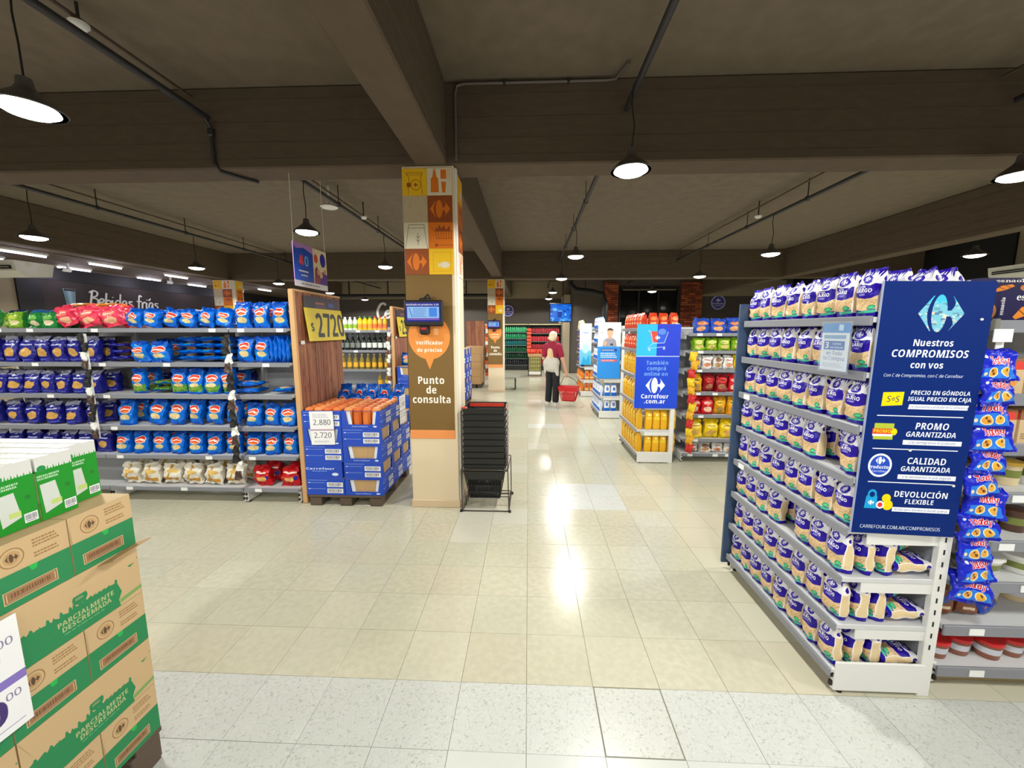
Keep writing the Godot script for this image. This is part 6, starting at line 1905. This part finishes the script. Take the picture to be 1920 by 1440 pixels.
# ---------------------------------------------------------------- milk cases and cartons
func milk_pallet() -> void:
	var grn := col(34, 130, 78)
	var krf := col(198, 168, 126)
	var ink := col(150, 112, 70)
	# short end: kraft flap above, green below with a framed code
	var a := canvas(640, 620, grn)
	rect(a, 0, 0, 640, 290, krf)
	oval(a, 190, 150, 92, 92, ink)
	oval(a, 190, 150, 82, 82, krf)
	oval(a, 190, 150, 64, 64, col(186, 150, 102))
	emblem(a, 190, 150, 50, col(90, 66, 46))
	small_print(a, 350, 50, 220, 90, 3, ink)
	small_print(a, 350, 180, 220, 60, 2, ink)
	rect(a, 90, 440, 420, 120, krf)
	rect(a, 100, 450, 400, 100, col(120, 82, 52))
	rect(a, 108, 458, 384, 84, krf)
	barcode(a, 118, 462, 364, 76, col(110, 74, 48), col(150, 110, 74))
	poly(a, [Vector2(300, 292), Vector2(370, 292), Vector2(360, 340), Vector2(320, 346)], col(30, 176, 76))
	# long side: skyline of green plants, lettering
	var b := canvas(1260, 620, krf)
	var sky := [Vector2(0, 620), Vector2(0, 330)]
	var r := RandomNumberGenerator.new()
	r.seed = 6
	var x := 0.0
	while x < 1000.0:
		var hh := r.randf_range(0, 46)
		sky.append(Vector2(x, 320 - 20 * sin(x * 0.01)))
		sky.append(Vector2(x + 9, 318 - hh))
		sky.append(Vector2(x + 18, 300 - hh * 0.4))
		sky.append(Vector2(x + 26, 322 - hh * 0.9))
		sky.append(Vector2(x + 34, 320))
		x += r.randf_range(34, 80)
	sky.append(Vector2(1000, 330)); sky.append(Vector2(1040, 460)); sky.append(Vector2(1000, 540)); sky.append(Vector2(1010, 620))
	poly(b, sky, grn)
	poly(b, [Vector2(1120, 200), Vector2(1180, 150), Vector2(1260, 170), Vector2(1220, 210), Vector2(1160, 240)], grn)
	poly(b, [Vector2(1010, 540), Vector2(1260, 520), Vector2(1260, 560), Vector2(1010, 590)], col(120, 160, 90))
	oval(b, 640, 250, 70, 66, grn)
	small_print(b, 600, 236, 80, 28, 2, krf)
	text(b, "PARCIALMENTE", 690, 440, 52, col(182, 182, 128), 0.5)
	text(b, "DESCREMADA", 690, 506, 52, col(182, 182, 128), 0.5)
	small_print(b, 470, 530, 440, 16, 1, col(120, 180, 130))
	text(b, "1L", 110, 590, 60, col(196, 200, 150), 0.5)
	small_print(b, 70, 480, 90, 50, 2, col(160, 180, 130))
	var ma := mat("milk_end", Color.WHITE, 0.7, 0.0, print_tex("milk_end", a))
	var mb := mat("milk_side", Color.WHITE, 0.7, 0.0, print_tex("milk_side", b))
	var full := Rect2(0, 0, 1, 1)
	var k1 := Rect2(0.62, 0.02, 0.02, 0.02)
	var end := MB.new()
	end.box(Vector3(0, 0.0905, 0), Vector3(0.374, 0.181, 0.186), [k1, k1, full, full, k1, k1])
	# the folded flap stands a little off the case
	end.quad(Vector3(0.1885, 0.098, 0.09), Vector3(0.1885, 0.098, -0.09), Vector3(0.1872, 0.181, -0.09), Vector3(0.1872, 0.181, 0.09), Vector3.RIGHT, Rect2(0.01, 0.0, 0.98, 0.46))
	end.quad(Vector3(0.1885, 0.098, 0.09), Vector3(0.1885, 0.098, -0.09), Vector3(0.186, 0.098, -0.09), Vector3(0.186, 0.098, 0.09), Vector3.DOWN, k1)
	var em := end.done()
	var side := MB.new()
	var k2 := Rect2(0.9, 0.05, 0.02, 0.02)
	side.box(Vector3(0, 0.0905, 0), Vector3(0.186, 0.181, 0.374), [k2, k2, full, full, k2, k2])
	side.quad(Vector3(0.0945, 0.12, 0.165), Vector3(0.0945, 0.12, -0.18), Vector3(0.0935, 0.181, -0.187), Vector3(0.0935, 0.181, 0.187), Vector3.RIGHT, Rect2(0.86, 0.02, 0.1, 0.1))
	var smh := side.done()
	pallet(Vector3(-1.745, 0, -0.78), 0.75, 0.94, 0.13, "dark wooden pallet under the green milk cases")
	var names := ["bottom", "second", "third", "fourth", "top"]
	for L in 5:
		var y := 0.132 + 0.1825 * L
		if L % 2 == 0:
			for k in 5:
				for c in 2:
					if c == 1 and L < 4: continue
					single("milk_case", em, ma, "green and kraft milk case end, %s layer, %s from far corner, %s column" % [names[L], ORD[k], ["outer", "inner"][c]], "case", Vector3(-1.557 - c * 0.377, y, -1.152 + k * 0.189), Vector3(0, 0, 0), "milk cases on the pallet")
		else:
			for k in 2:
				for c in 3:
					if c > 0 and L < 3: continue
					single("milk_case", smh, mb, "long green milk case side, %s layer, %s from far corner, %s column" % [names[L], ORD[k], ORD[c]], "case", Vector3(-1.463 - c * 0.189, y, -1.058 + k * 0.378), Vector3(0, 0, 0), "milk cases on the pallet")
	# torn flap sticking out of the top layer
	single("carton_flap", cube(Vector3(0, 0, 0), Vector3(0.05, 0.002, 0.15)), M.kraft, "bent kraft flap sticking out below the top milk case", "flap", Vector3(-1.342, 0.868, -1.185), Vector3(0, 0.12, 0.3))
	# one litre cartons on top
	var fr := canvas(760, 780, col(14, 142, 34))
	rect(fr, 0, 0, 760, 170, col(214, 214, 212))
	for side_ in 2:
		var x0 := side_ * 380
		var q := 0
		while q < 380:
			var hh := 10 + (q * 37 + side_ * 13) % 50
			poly(fr, [Vector2(x0 + q, 175), Vector2(x0 + q + 8, 170 - hh), Vector2(x0 + q + 18, 175)], col(20, 150, 40))
			q += 29
	oval(fr, 60, 150, 46, 40, col(30, 140, 70))
	text(fr, "PARCIALMENTE", 110, 250, 24, col(236, 240, 230), 0.5)
	text(fr, "DESCREMADA", 110, 285, 24, col(236, 240, 230), 0.5)
	poly(fr, [Vector2(20, 340), Vector2(180, 330), Vector2(220, 640), Vector2(40, 700)], col(206, 210, 206))
	rect(fr, 110, 560, 110, 60, col(190, 210, 120))
	oval(fr, 300, 430, 30, 26, col(16, 120, 36))
	barcode(fr, 240, 620, 130, 110)
	rect(fr, 480, 190, 270, 590, col(190, 220, 150))
	rect(fr, 480, 560, 270, 220, col(156, 200, 110))
	small_print(fr, 500, 300, 220, 220, 8, col(150, 180, 130))
	rect(fr, 380, 640, 90, 80, col(226, 226, 222))
	var mm := mat("milk_carton", Color.WHITE, 0.35, 0.0, print_tex("milk_carton", fr))
	var cm := MB.new()
	var top := Rect2(0.05, 0.02, 0.1, 0.05)
	cm.box(Vector3(0, 0.095, 0), Vector3(0.064, 0.19, 0.092), [Rect2(0.5, 0, 0.5, 1), Rect2(0.5, 0, 0.5, 1), Rect2(0, 0, 0.5, 1), Rect2(0.5, 0, 0.5, 1), top, top])
	cm.box(Vector3(0, 0.1915, 0), Vector3(0.064, 0.003, 0.012), [top])
	var cmm := cm.done()
	for i in 9:
		for j in 8:
			pass
			single("milk_carton", cmm, mm, "milk carton on the cases, %s row from the aisle, %s from the far corner" % [ORD[i], ORD[j]], "carton", Vector3((-1.492 if j < 1 else -1.452) - i * 0.0675, 1.0455, -1.192 + j * 0.0985 + (0.006 if j > 0 else 0.0)), Vector3(0, 0.012 * ((i + j) % 3 - 1), 0), "milk cartons on the cases")
	# price cards on the side
	var pc := canvas(520, 900, col(236, 236, 240))
	text(pc, "0", 330, 380, 220, col(60, 40, 110), 0.5)
	text(pc, "00", 440, 210, 60, col(120, 110, 150), 0.5, sans)
	rect(pc, 0, 460, 520, 70, col(128, 110, 190))
	text(pc, "0", 330, 790, 200, col(60, 40, 110), 0.5)
	text(pc, "00", 440, 640, 56, col(120, 110, 150), 0.5, sans)
	rect(pc, 120, 840, 360, 6, col(140, 130, 170))
	single("price_card", plate(0.2, 0.31), mat("milk_price", Color.WHITE, 0.4, 0.0, print_tex("milk_price", pc)), "white and purple price card hanging on the milk cases", "price card", Vector3(-1.352, 0.705, -0.802), Vector3(0, PI / 2, 0))

# ---------------------------------------------------------------- stacked shopping baskets
func basket_mesh(w0: float, d0: float, w1: float, d1: float, h: float, bars: int) -> ArrayMesh:
	var b := MB.new()
	var th := 0.002
	# solid band below the rim, all round
	for q in [[Vector3(-1, 0, 1), Vector3(1, 0, 1)], [Vector3(1, 0, 1), Vector3(1, 0, -1)], [Vector3(1, 0, -1), Vector3(-1, 0, -1)], [Vector3(-1, 0, -1), Vector3(-1, 0, 1)]]:
		var P := func(c: Vector3, t: float) -> Vector3: return Vector3(c.x * lerpf(w1, w0, t) / 2, h * t, c.z * lerpf(d1, d0, t) / 2)
		var out: Vector3 = q[0] + q[1]
		b.quad(P.call(q[0], 0.72), P.call(q[1], 0.72), P.call(q[1], 1), P.call(q[0], 1), out)
		var inn := -out.normalized() * th
		b.quad(P.call(q[0], 0.72) + inn, P.call(q[1], 0.72) + inn, P.call(q[1], 1) + inn, P.call(q[0], 1) + inn, -out)
		b.tube([P.call(q[0], 1), P.call(q[1], 1)], 0.0045, 6)
		b.tube([P.call(q[0], 0.72), P.call(q[1], 0.72)], 0.0028, 5)
		b.tube([P.call(q[0], 0.0), P.call(q[0], 0.72)], 0.0035, 5)
		for k in bars:
			var t := (k + 0.5) / bars
			b.tube([P.call(q[0], 0).lerp(P.call(q[1], 0), t), P.call(q[0], 0.72).lerp(P.call(q[1], 0.72), t)], 0.0024, 4)
		for v in [0.0, 0.24, 0.48]:
			b.tube([P.call(q[0], v), P.call(q[1], v)], 0.0026, 4)
	b.box(Vector3(0, 0.003, 0), Vector3(w1, 0.006, d1))
	return b.done()

func basket_stack() -> void:
	var st := thing("basket_stand", "low wire stand holding the black basket stack by the column", "stand", Vector3(-0.365, 0, -3.53))
	var b := MB.new()
	var lo := [Vector3(-0.215, 0.008, 0.2), Vector3(0.2, 0.008, 0.2), Vector3(0.205, 0.008, -0.19), Vector3(-0.205, 0.008, -0.19)]
	var hi := [Vector3(-0.222, 0.38, 0.19), Vector3(0.19, 0.38, 0.19), Vector3(0.2, 0.4, -0.18), Vector3(-0.222, 0.4, -0.18)]
	b.tube(lo, 0.006, 6, true)
	b.tube(hi, 0.005, 6, true)
	for k in 4:
		b.tube([lo[k], hi[k]], 0.005, 6)
	for k in 2:
		b.tube([Vector3(-0.2, 0.09, -0.06 + 0.14 * k), Vector3(0.2, 0.09, -0.06 + 0.14 * k)], 0.005, 6)
		b.tube([Vector3(-0.2, 0.09, -0.06 + 0.14 * k), Vector3(-0.2, 0.008, -0.06 + 0.14 * k)], 0.005, 6)
		b.tube([Vector3(0.2, 0.09, -0.06 + 0.14 * k), Vector3(0.2, 0.008, -0.06 + 0.14 * k)], 0.005, 6)
	part(st, "wire_frame", b.done(), mat("wire", col(92, 84, 78), 0.35, 0.7))
	for p in lo:
		part(st, "foot_cap", cap_mesh(0.011, 0.0, 0.022), M.black, Vector3(p.x * 1.04, 0.0, p.z * 1.03))
	var m := basket_mesh(0.37, 0.34, 0.27, 0.24, 0.26, 12)
	var blk := mat("basket_black", col(30, 31, 31), 0.45)
	var hb := MB.new()
	hb.tube([Vector3(0.196, 0.252, 0.12), Vector3(0.2, 0.243, 0.0), Vector3(0.196, 0.252, -0.12)], 0.0055, 6)
	var hr := MB.new()
	hr.box(Vector3(0.0, 0.245, -0.12), Vector3(0.32, 0.03, 0.012))
	hr.bev(Vector3(-0.175, 0.262, 0.13), Vector3(0.05, 0.02, 0.05), 0.008)
	for k in 11:
		var o := thing("shopping_basket", "black shopping basket, %s from the top of the nested stack" % ORD[10 - k], "basket", Vector3(-0.385, 0.098 + 0.0565 * k, -3.525), 0.0, "black baskets in the nested stack")
		part(o, "shell", m, blk)
		part(o, "handle", hb.done() if k == 0 else K.basket_handle, mat("handle_dark", col(70, 26, 26), 0.45) if k < 10 else mat("handle_red", col(206, 60, 40), 0.4))
		if k == 0: K.basket_handle = (o.get_child(1) as MeshInstance3D).mesh
		if k == 10: part(o, "grip", hr.done(), M.handle_red)

# ---------------------------------------------------------------- bodies: smooth union of tapered capsules, meshed as surface nets
func nets(bones: Array, cell: float, k := 0.03) -> ArrayMesh:
	var lo := Vector3(1e9, 1e9, 1e9)
	var hi := -lo
	for q in bones:
		var r := maxf(q[2], q[3]) + 0.03
		for e in 2:
			lo = lo.min(q[e] - Vector3(r, r, r))
			hi = hi.max(q[e] + Vector3(r, r, r))
	var nx := int((hi.x - lo.x) / cell) + 2
	var ny := int((hi.y - lo.y) / cell) + 2
	var nz := int((hi.z - lo.z) / cell) + 2
	var F := PackedFloat32Array()
	F.resize(nx * ny * nz)
	F.fill(0.3)
	for q in bones:
		var a: Vector3 = q[0]
		var b: Vector3 = q[1]
		var r := maxf(q[2], q[3]) + 0.04 + k
		var p0 := ((a.min(b) - Vector3(r, r, r) - lo) / cell).floor()
		var p1 := ((a.max(b) + Vector3(r, r, r) - lo) / cell).ceil()
		var ab := b - a
		var l2 := maxf(ab.length_squared(), 1e-8)
		var sz: float = q[4] if q.size() > 4 else 1.0
		for z in range(maxi(0, int(p0.z)), mini(nz, int(p1.z) + 1)):
			for y in range(maxi(0, int(p0.y)), mini(ny, int(p1.y) + 1)):
				for x in range(maxi(0, int(p0.x)), mini(nx, int(p1.x) + 1)):
					var p := lo + Vector3(x, y, z) * cell - a
					var t := clampf(p.dot(ab) / l2, 0.0, 1.0)
					var d := p - ab * t
					d.z *= sz
					var dist: float = d.length() - lerpf(q[2], q[3], t)
					var i := x + nx * (y + ny * z)
					var o := F[i]
					var h := clampf(0.5 + 0.5 * (o - dist) / k, 0.0, 1.0)
					F[i] = lerpf(o, dist, h) - k * h * (1.0 - h)
	var V := PackedVector3Array()
	var N := PackedVector3Array()
	var at := {}
	for z in nz - 1:
		for y in ny - 1:
			for x in nx - 1:
				var i0 := x + nx * (y + ny * z)
				var c := [F[i0], F[i0 + 1], F[i0 + nx], F[i0 + nx + 1], F[i0 + nx * ny], F[i0 + nx * ny + 1], F[i0 + nx * ny + nx], F[i0 + nx * ny + nx + 1]]
				var neg := 0
				for v in c:
					if v < 0.0: neg += 1
				if neg == 0 or neg == 8: continue
				var s := Vector3.ZERO
				var n := 0
				for e in [[0, 1], [2, 3], [4, 5], [6, 7], [0, 2], [1, 3], [4, 6], [5, 7], [0, 4], [1, 5], [2, 6], [3, 7]]:
					var fa: float = c[e[0]]
					var fb: float = c[e[1]]
					if (fa < 0.0) != (fb < 0.0):
						var t := fa / (fa - fb)
						var pa := Vector3(e[0] & 1, (e[0] >> 1) & 1, e[0] >> 2)
						var pb := Vector3(e[1] & 1, (e[1] >> 1) & 1, e[1] >> 2)
						s += pa.lerp(pb, t)
						n += 1
				at[i0] = V.size()
				V.push_back(lo + (Vector3(x, y, z) + s / n) * cell)
				N.push_back(Vector3(c[1] + c[3] + c[5] + c[7] - c[0] - c[2] - c[4] - c[6], c[2] + c[3] + c[6] + c[7] - c[0] - c[1] - c[4] - c[5], c[4] + c[5] + c[6] + c[7] - c[0] - c[1] - c[2] - c[3]).normalized())
	var I := PackedInt32Array()
	var st := [1, nx, nx * ny]
	for i0 in at:
		for ax in 3:
			var j: int = i0 + st[ax]
			if j >= F.size() or (F[i0] < 0.0) == (F[j] < 0.0): continue
			var u: int = st[(ax + 1) % 3]
			var w: int = st[(ax + 2) % 3]
			if not (at.has(i0 - u) and at.has(i0 - w) and at.has(i0 - u - w)): continue
			var q := [at[i0], at[i0 - u], at[i0 - u - w], at[i0 - w]]
			if F[i0] >= 0.0: I.append_array([q[0], q[1], q[2], q[0], q[2], q[3]])
			else: I.append_array([q[0], q[2], q[1], q[0], q[3], q[2]])
	var arr := []
	arr.resize(Mesh.ARRAY_MAX)
	arr[Mesh.ARRAY_VERTEX] = V
	arr[Mesh.ARRAY_NORMAL] = N
	arr[Mesh.ARRAY_INDEX] = I
	var m := ArrayMesh.new()
	m.add_surface_from_arrays(Mesh.PRIMITIVE_TRIANGLES, arr)
	return m

func shopper() -> void:
	var V := func(x: float, y: float, z: float) -> Vector3: return Vector3(x, y, z)
	var o := thing("person", "person in a dark red shirt and black trousers holding a red basket", "person", Vector3(0.53, 0, -8.6), -0.5)
	o.scale = Vector3(0.9, 1.0, 0.95)
	# faces -z; x is the person's right
	var head := [[V.call(0, 1.44, -0.005), V.call(0, 1.475, -0.012), 0.078, 0.082], [V.call(0, 1.395, -0.05), V.call(0, 1.42, -0.055), 0.045, 0.055], [V.call(0, 1.425, -0.105), V.call(0, 1.445, -0.092), 0.012, 0.008], [V.call(-0.08, 1.43, 0.0), V.call(-0.082, 1.46, 0.005), 0.012, 0.014], [V.call(0.08, 1.43, 0.0), V.call(0.082, 1.46, 0.005), 0.012, 0.014], [V.call(-0.03, 1.455, -0.085), V.call(0.03, 1.455, -0.085), 0.012, 0.012], [V.call(-0.02, 1.395, -0.095), V.call(0.02, 1.395, -0.095), 0.009, 0.009]]
	var hand := []
	for k in 4:
		var zz := -0.055 + k * 0.019
		hand.append([V.call(0.352, 0.66, zz), V.call(0.36, 0.625, zz), 0.0095, 0.009])
		hand.append([V.call(0.36, 0.625, zz), V.call(0.342, 0.605, zz), 0.009, 0.0085])
		hand.append([V.call(0.342, 0.605, zz), V.call(0.325, 0.622, zz), 0.0085, 0.008])
	hand.append([V.call(0.335, 0.685, -0.05), V.call(0.318, 0.65, -0.062), 0.011, 0.0095])
	hand.append([V.call(0.318, 0.65, -0.062), V.call(0.328, 0.625, -0.06), 0.0095, 0.0085])
	hand.append([V.call(0.338, 0.72, -0.025), V.call(0.348, 0.67, -0.028), 0.026, 0.03])
	var left := [[V.call(-0.17, 0.9, -0.19), V.call(-0.13, 0.91, -0.23), 0.026, 0.028]]
	for k in 4:
		left.append([V.call(-0.115 - 0.012 * k, 0.925 - 0.018 * k, -0.245), V.call(-0.08 - 0.01 * k, 0.92 - 0.018 * k, -0.275), 0.0095, 0.0085])
	left.append([V.call(-0.13, 0.93, -0.22), V.call(-0.1, 0.955, -0.235), 0.011, 0.009])
	var legs := [[V.call(-0.085, 0.82, 0.0), V.call(-0.09, 0.45, -0.02), 0.085, 0.058], [V.call(-0.09, 0.45, -0.02), V.call(-0.1, 0.09, 0.03), 0.058, 0.04], [V.call(0.085, 0.82, 0.0), V.call(0.095, 0.45, 0.0), 0.085, 0.058], [V.call(0.095, 0.45, 0.0), V.call(0.1, 0.09, 0.05), 0.058, 0.04]]
	var torso := [[V.call(0, 0.84, 0), V.call(0, 1.0, 0.0), 0.135, 0.12, 1.25], [V.call(0, 1.0, 0.0), V.call(0, 1.22, 0.01), 0.12, 0.135, 1.3], [V.call(-0.14, 1.26, 0.01), V.call(0.14, 1.26, 0.01), 0.06, 0.06], [V.call(0, 1.28, 0.01), V.call(0, 1.4, -0.01), 0.055, 0.048]]
	var arms := [[V.call(0.165, 1.25, 0.01), V.call(0.255, 1.0, 0.02), 0.055, 0.042], [V.call(0.255, 1.0, 0.02), V.call(0.338, 0.73, -0.02), 0.042, 0.028], [V.call(-0.165, 1.25, 0.01), V.call(-0.24, 1.0, 0.01), 0.055, 0.042], [V.call(-0.24, 1.0, 0.01), V.call(-0.175, 0.9, -0.18), 0.042, 0.028]]
	var skin := mat("skin", col(214, 160, 134), 0.55)
	# body, head and hands in one mesh
	var body := nets(torso + legs + arms + [[V.call(-0.1, 0.06, 0.03), V.call(-0.11, 0.04, -0.11), 0.04, 0.032], [V.call(0.1, 0.06, 0.05), V.call(0.12, 0.04, -0.09), 0.04, 0.032]], 0.016)
	var sf := SurfaceTool.new()
	sf.begin(Mesh.PRIMITIVE_TRIANGLES)
	sf.append_from(body, 0, Transform3D())
	sf.append_from(nets(head, 0.006, 0.02), 0, Transform3D())
	sf.append_from(nets(hand, 0.0045, 0.008), 0, Transform3D())
	sf.append_from(nets(left, 0.0045, 0.008), 0, Transform3D())
	var bm := part(o, "body", sf.commit(), skin)
	for sx in [-1, 1]:
		var e := MB.new()
		e.lathe([Vector2(0, -0.008), Vector2(0.008, 0), Vector2(0, 0.008)], 8)
		part(bm, "eye", e.done(), mat("eye", col(40, 30, 26), 0.3), V.call(0.03 * sx, 1.45, -0.09))
	# clothes follow the same bones, a little larger
	var grow := func(bs: Array, g: float) -> Array:
		var out := []
		for q in bs:
			var c: Array = q.duplicate()
			c[2] += g
			c[3] += g
			out.append(c)
		return out
	var tro: Array = [[V.call(0, 0.86, 0), V.call(0, 0.92, 0), 0.145, 0.135, 1.2], [V.call(-0.085, 0.82, 0.0), V.call(-0.092, 0.45, -0.015), 0.1, 0.082], [V.call(-0.092, 0.45, -0.015), V.call(-0.1, 0.1, 0.02), 0.082, 0.078], [V.call(0.085, 0.82, 0.0), V.call(0.097, 0.45, 0.005), 0.1, 0.082], [V.call(0.097, 0.45, 0.005), V.call(0.105, 0.1, 0.04), 0.082, 0.078]]
	part(o, "trousers", nets(tro, 0.016, 0.025), mat("trousers", col(24, 26, 30), 0.8))
	var sh: Array = grow.call(torso.slice(0, 3), 0.014) + [[V.call(0, 1.27, 0.01), V.call(0, 1.315, 0.005), 0.085, 0.066], [V.call(0.16, 1.25, 0.01), V.call(0.232, 1.07, 0.018), 0.074, 0.066], [V.call(-0.16, 1.25, 0.01), V.call(-0.22, 1.07, 0.012), 0.074, 0.066]]
	part(o, "shirt", nets(sh, 0.014, 0.03), mat("shirt", col(150, 24, 56), 0.8))
	var vest: Array = [[V.call(-0.02, 1.02, 0.08), V.call(-0.02, 1.16, 0.095), 0.085, 0.07], [V.call(0.08, 1.12, 0.06), V.call(0.1, 1.28, 0.05), 0.032, 0.022]]
	part(o, "cream_back_panel", nets(vest, 0.014, 0.02), mat("vest", col(226, 196, 150), 0.8))
	var jk: Array = [[V.call(-0.12, 0.9, 0.05), V.call(0.1, 0.92, 0.06), 0.105, 0.1], [V.call(-0.15, 0.82, 0.04), V.call(-0.17, 0.7, 0.05), 0.075, 0.035], [V.call(0.1, 0.86, 0.06), V.call(0.16, 0.66, 0.07), 0.085, 0.035], [V.call(-0.03, 0.98, 0.05), V.call(0.02, 0.84, 0.07), 0.12, 0.11], [V.call(-0.06, 0.78, 0.08), V.call(0.04, 0.78, 0.09), 0.07, 0.08]]
	part(o, "tied_jacket", nets(jk, 0.014, 0.03), mat("jacket", col(206, 200, 188), 0.85))
	var hair: Array = [[V.call(0, 1.475, 0.012), V.call(0, 1.49, 0.01), 0.094, 0.092], [V.call(0, 1.43, 0.045), V.call(0, 1.46, 0.035), 0.068, 0.08], [V.call(-0.05, 1.46, 0.02), V.call(-0.04, 1.52, -0.02), 0.05, 0.045], [V.call(0.05, 1.46, 0.02), V.call(0.04, 1.52, -0.02), 0.05, 0.045]]
	for k in 14:
		var a := k * 2.4
		hair.append([V.call(0.05 * cos(a), 1.47 + 0.05 * sin(a * 1.7), 0.05 + 0.03 * sin(a)), V.call(0.085 * cos(a), 1.475 + 0.06 * sin(a * 1.7), 0.055 + 0.035 * sin(a)), 0.03, 0.022])
	part(o, "hair", nets(hair, 0.008, 0.014), mat("hair", col(236, 222, 190), 0.6))
	for s in [[-0.105, 0.02], [0.11, 0.04]]:
		var shoe: Array = [[V.call(s[0], 0.05, s[1] + 0.02), V.call(s[0] * 1.08, 0.04, s[1] - 0.14), 0.044, 0.036]]
		part(o, "shoe", nets(shoe, 0.012, 0.01), mat("shoe", col(214, 212, 208), 0.6))
		part(o, "shoe_sole", cube(V.call(s[0] * 1.04, 0.009, s[1] - 0.06), V.call(0.08, 0.018, 0.24), 0.006), M.white)
	# the red basket hangs from the right hand
	var hp: Vector3 = o.transform * V.call(0.342, 0.622, -0.026)
	var bk := thing("shopping_basket", "red plastic shopping basket carried by the person in the aisle", "basket", Vector3(hp.x + 0.05, 0.12, hp.z + 0.13), -0.3)
	part(bk, "shell", basket_mesh(0.42, 0.3, 0.27, 0.19, 0.3, 9), mat("basket_red", col(206, 24, 36), 0.4))
	part(bk, "side_panel", cube(Vector3(0, 0.1, 0), Vector3(0.24, 0.17, 0.16)), mat("basket_goods", col(214, 70, 66), 0.5))
	var q := MB.new()
	var top: Vector3 = bk.transform.affine_inverse() * hp
	q.tube([Vector3(-0.205, 0.295, 0.0), Vector3(-0.15, 0.42, 0.0), top + Vector3(-0.05, 0, 0), top + Vector3(0.05, 0, 0), Vector3(0.13, 0.44, 0), Vector3(0.205, 0.295, 0.0)], 0.006, 6)
	part(bk, "handle", q.done(), M.black_metal)
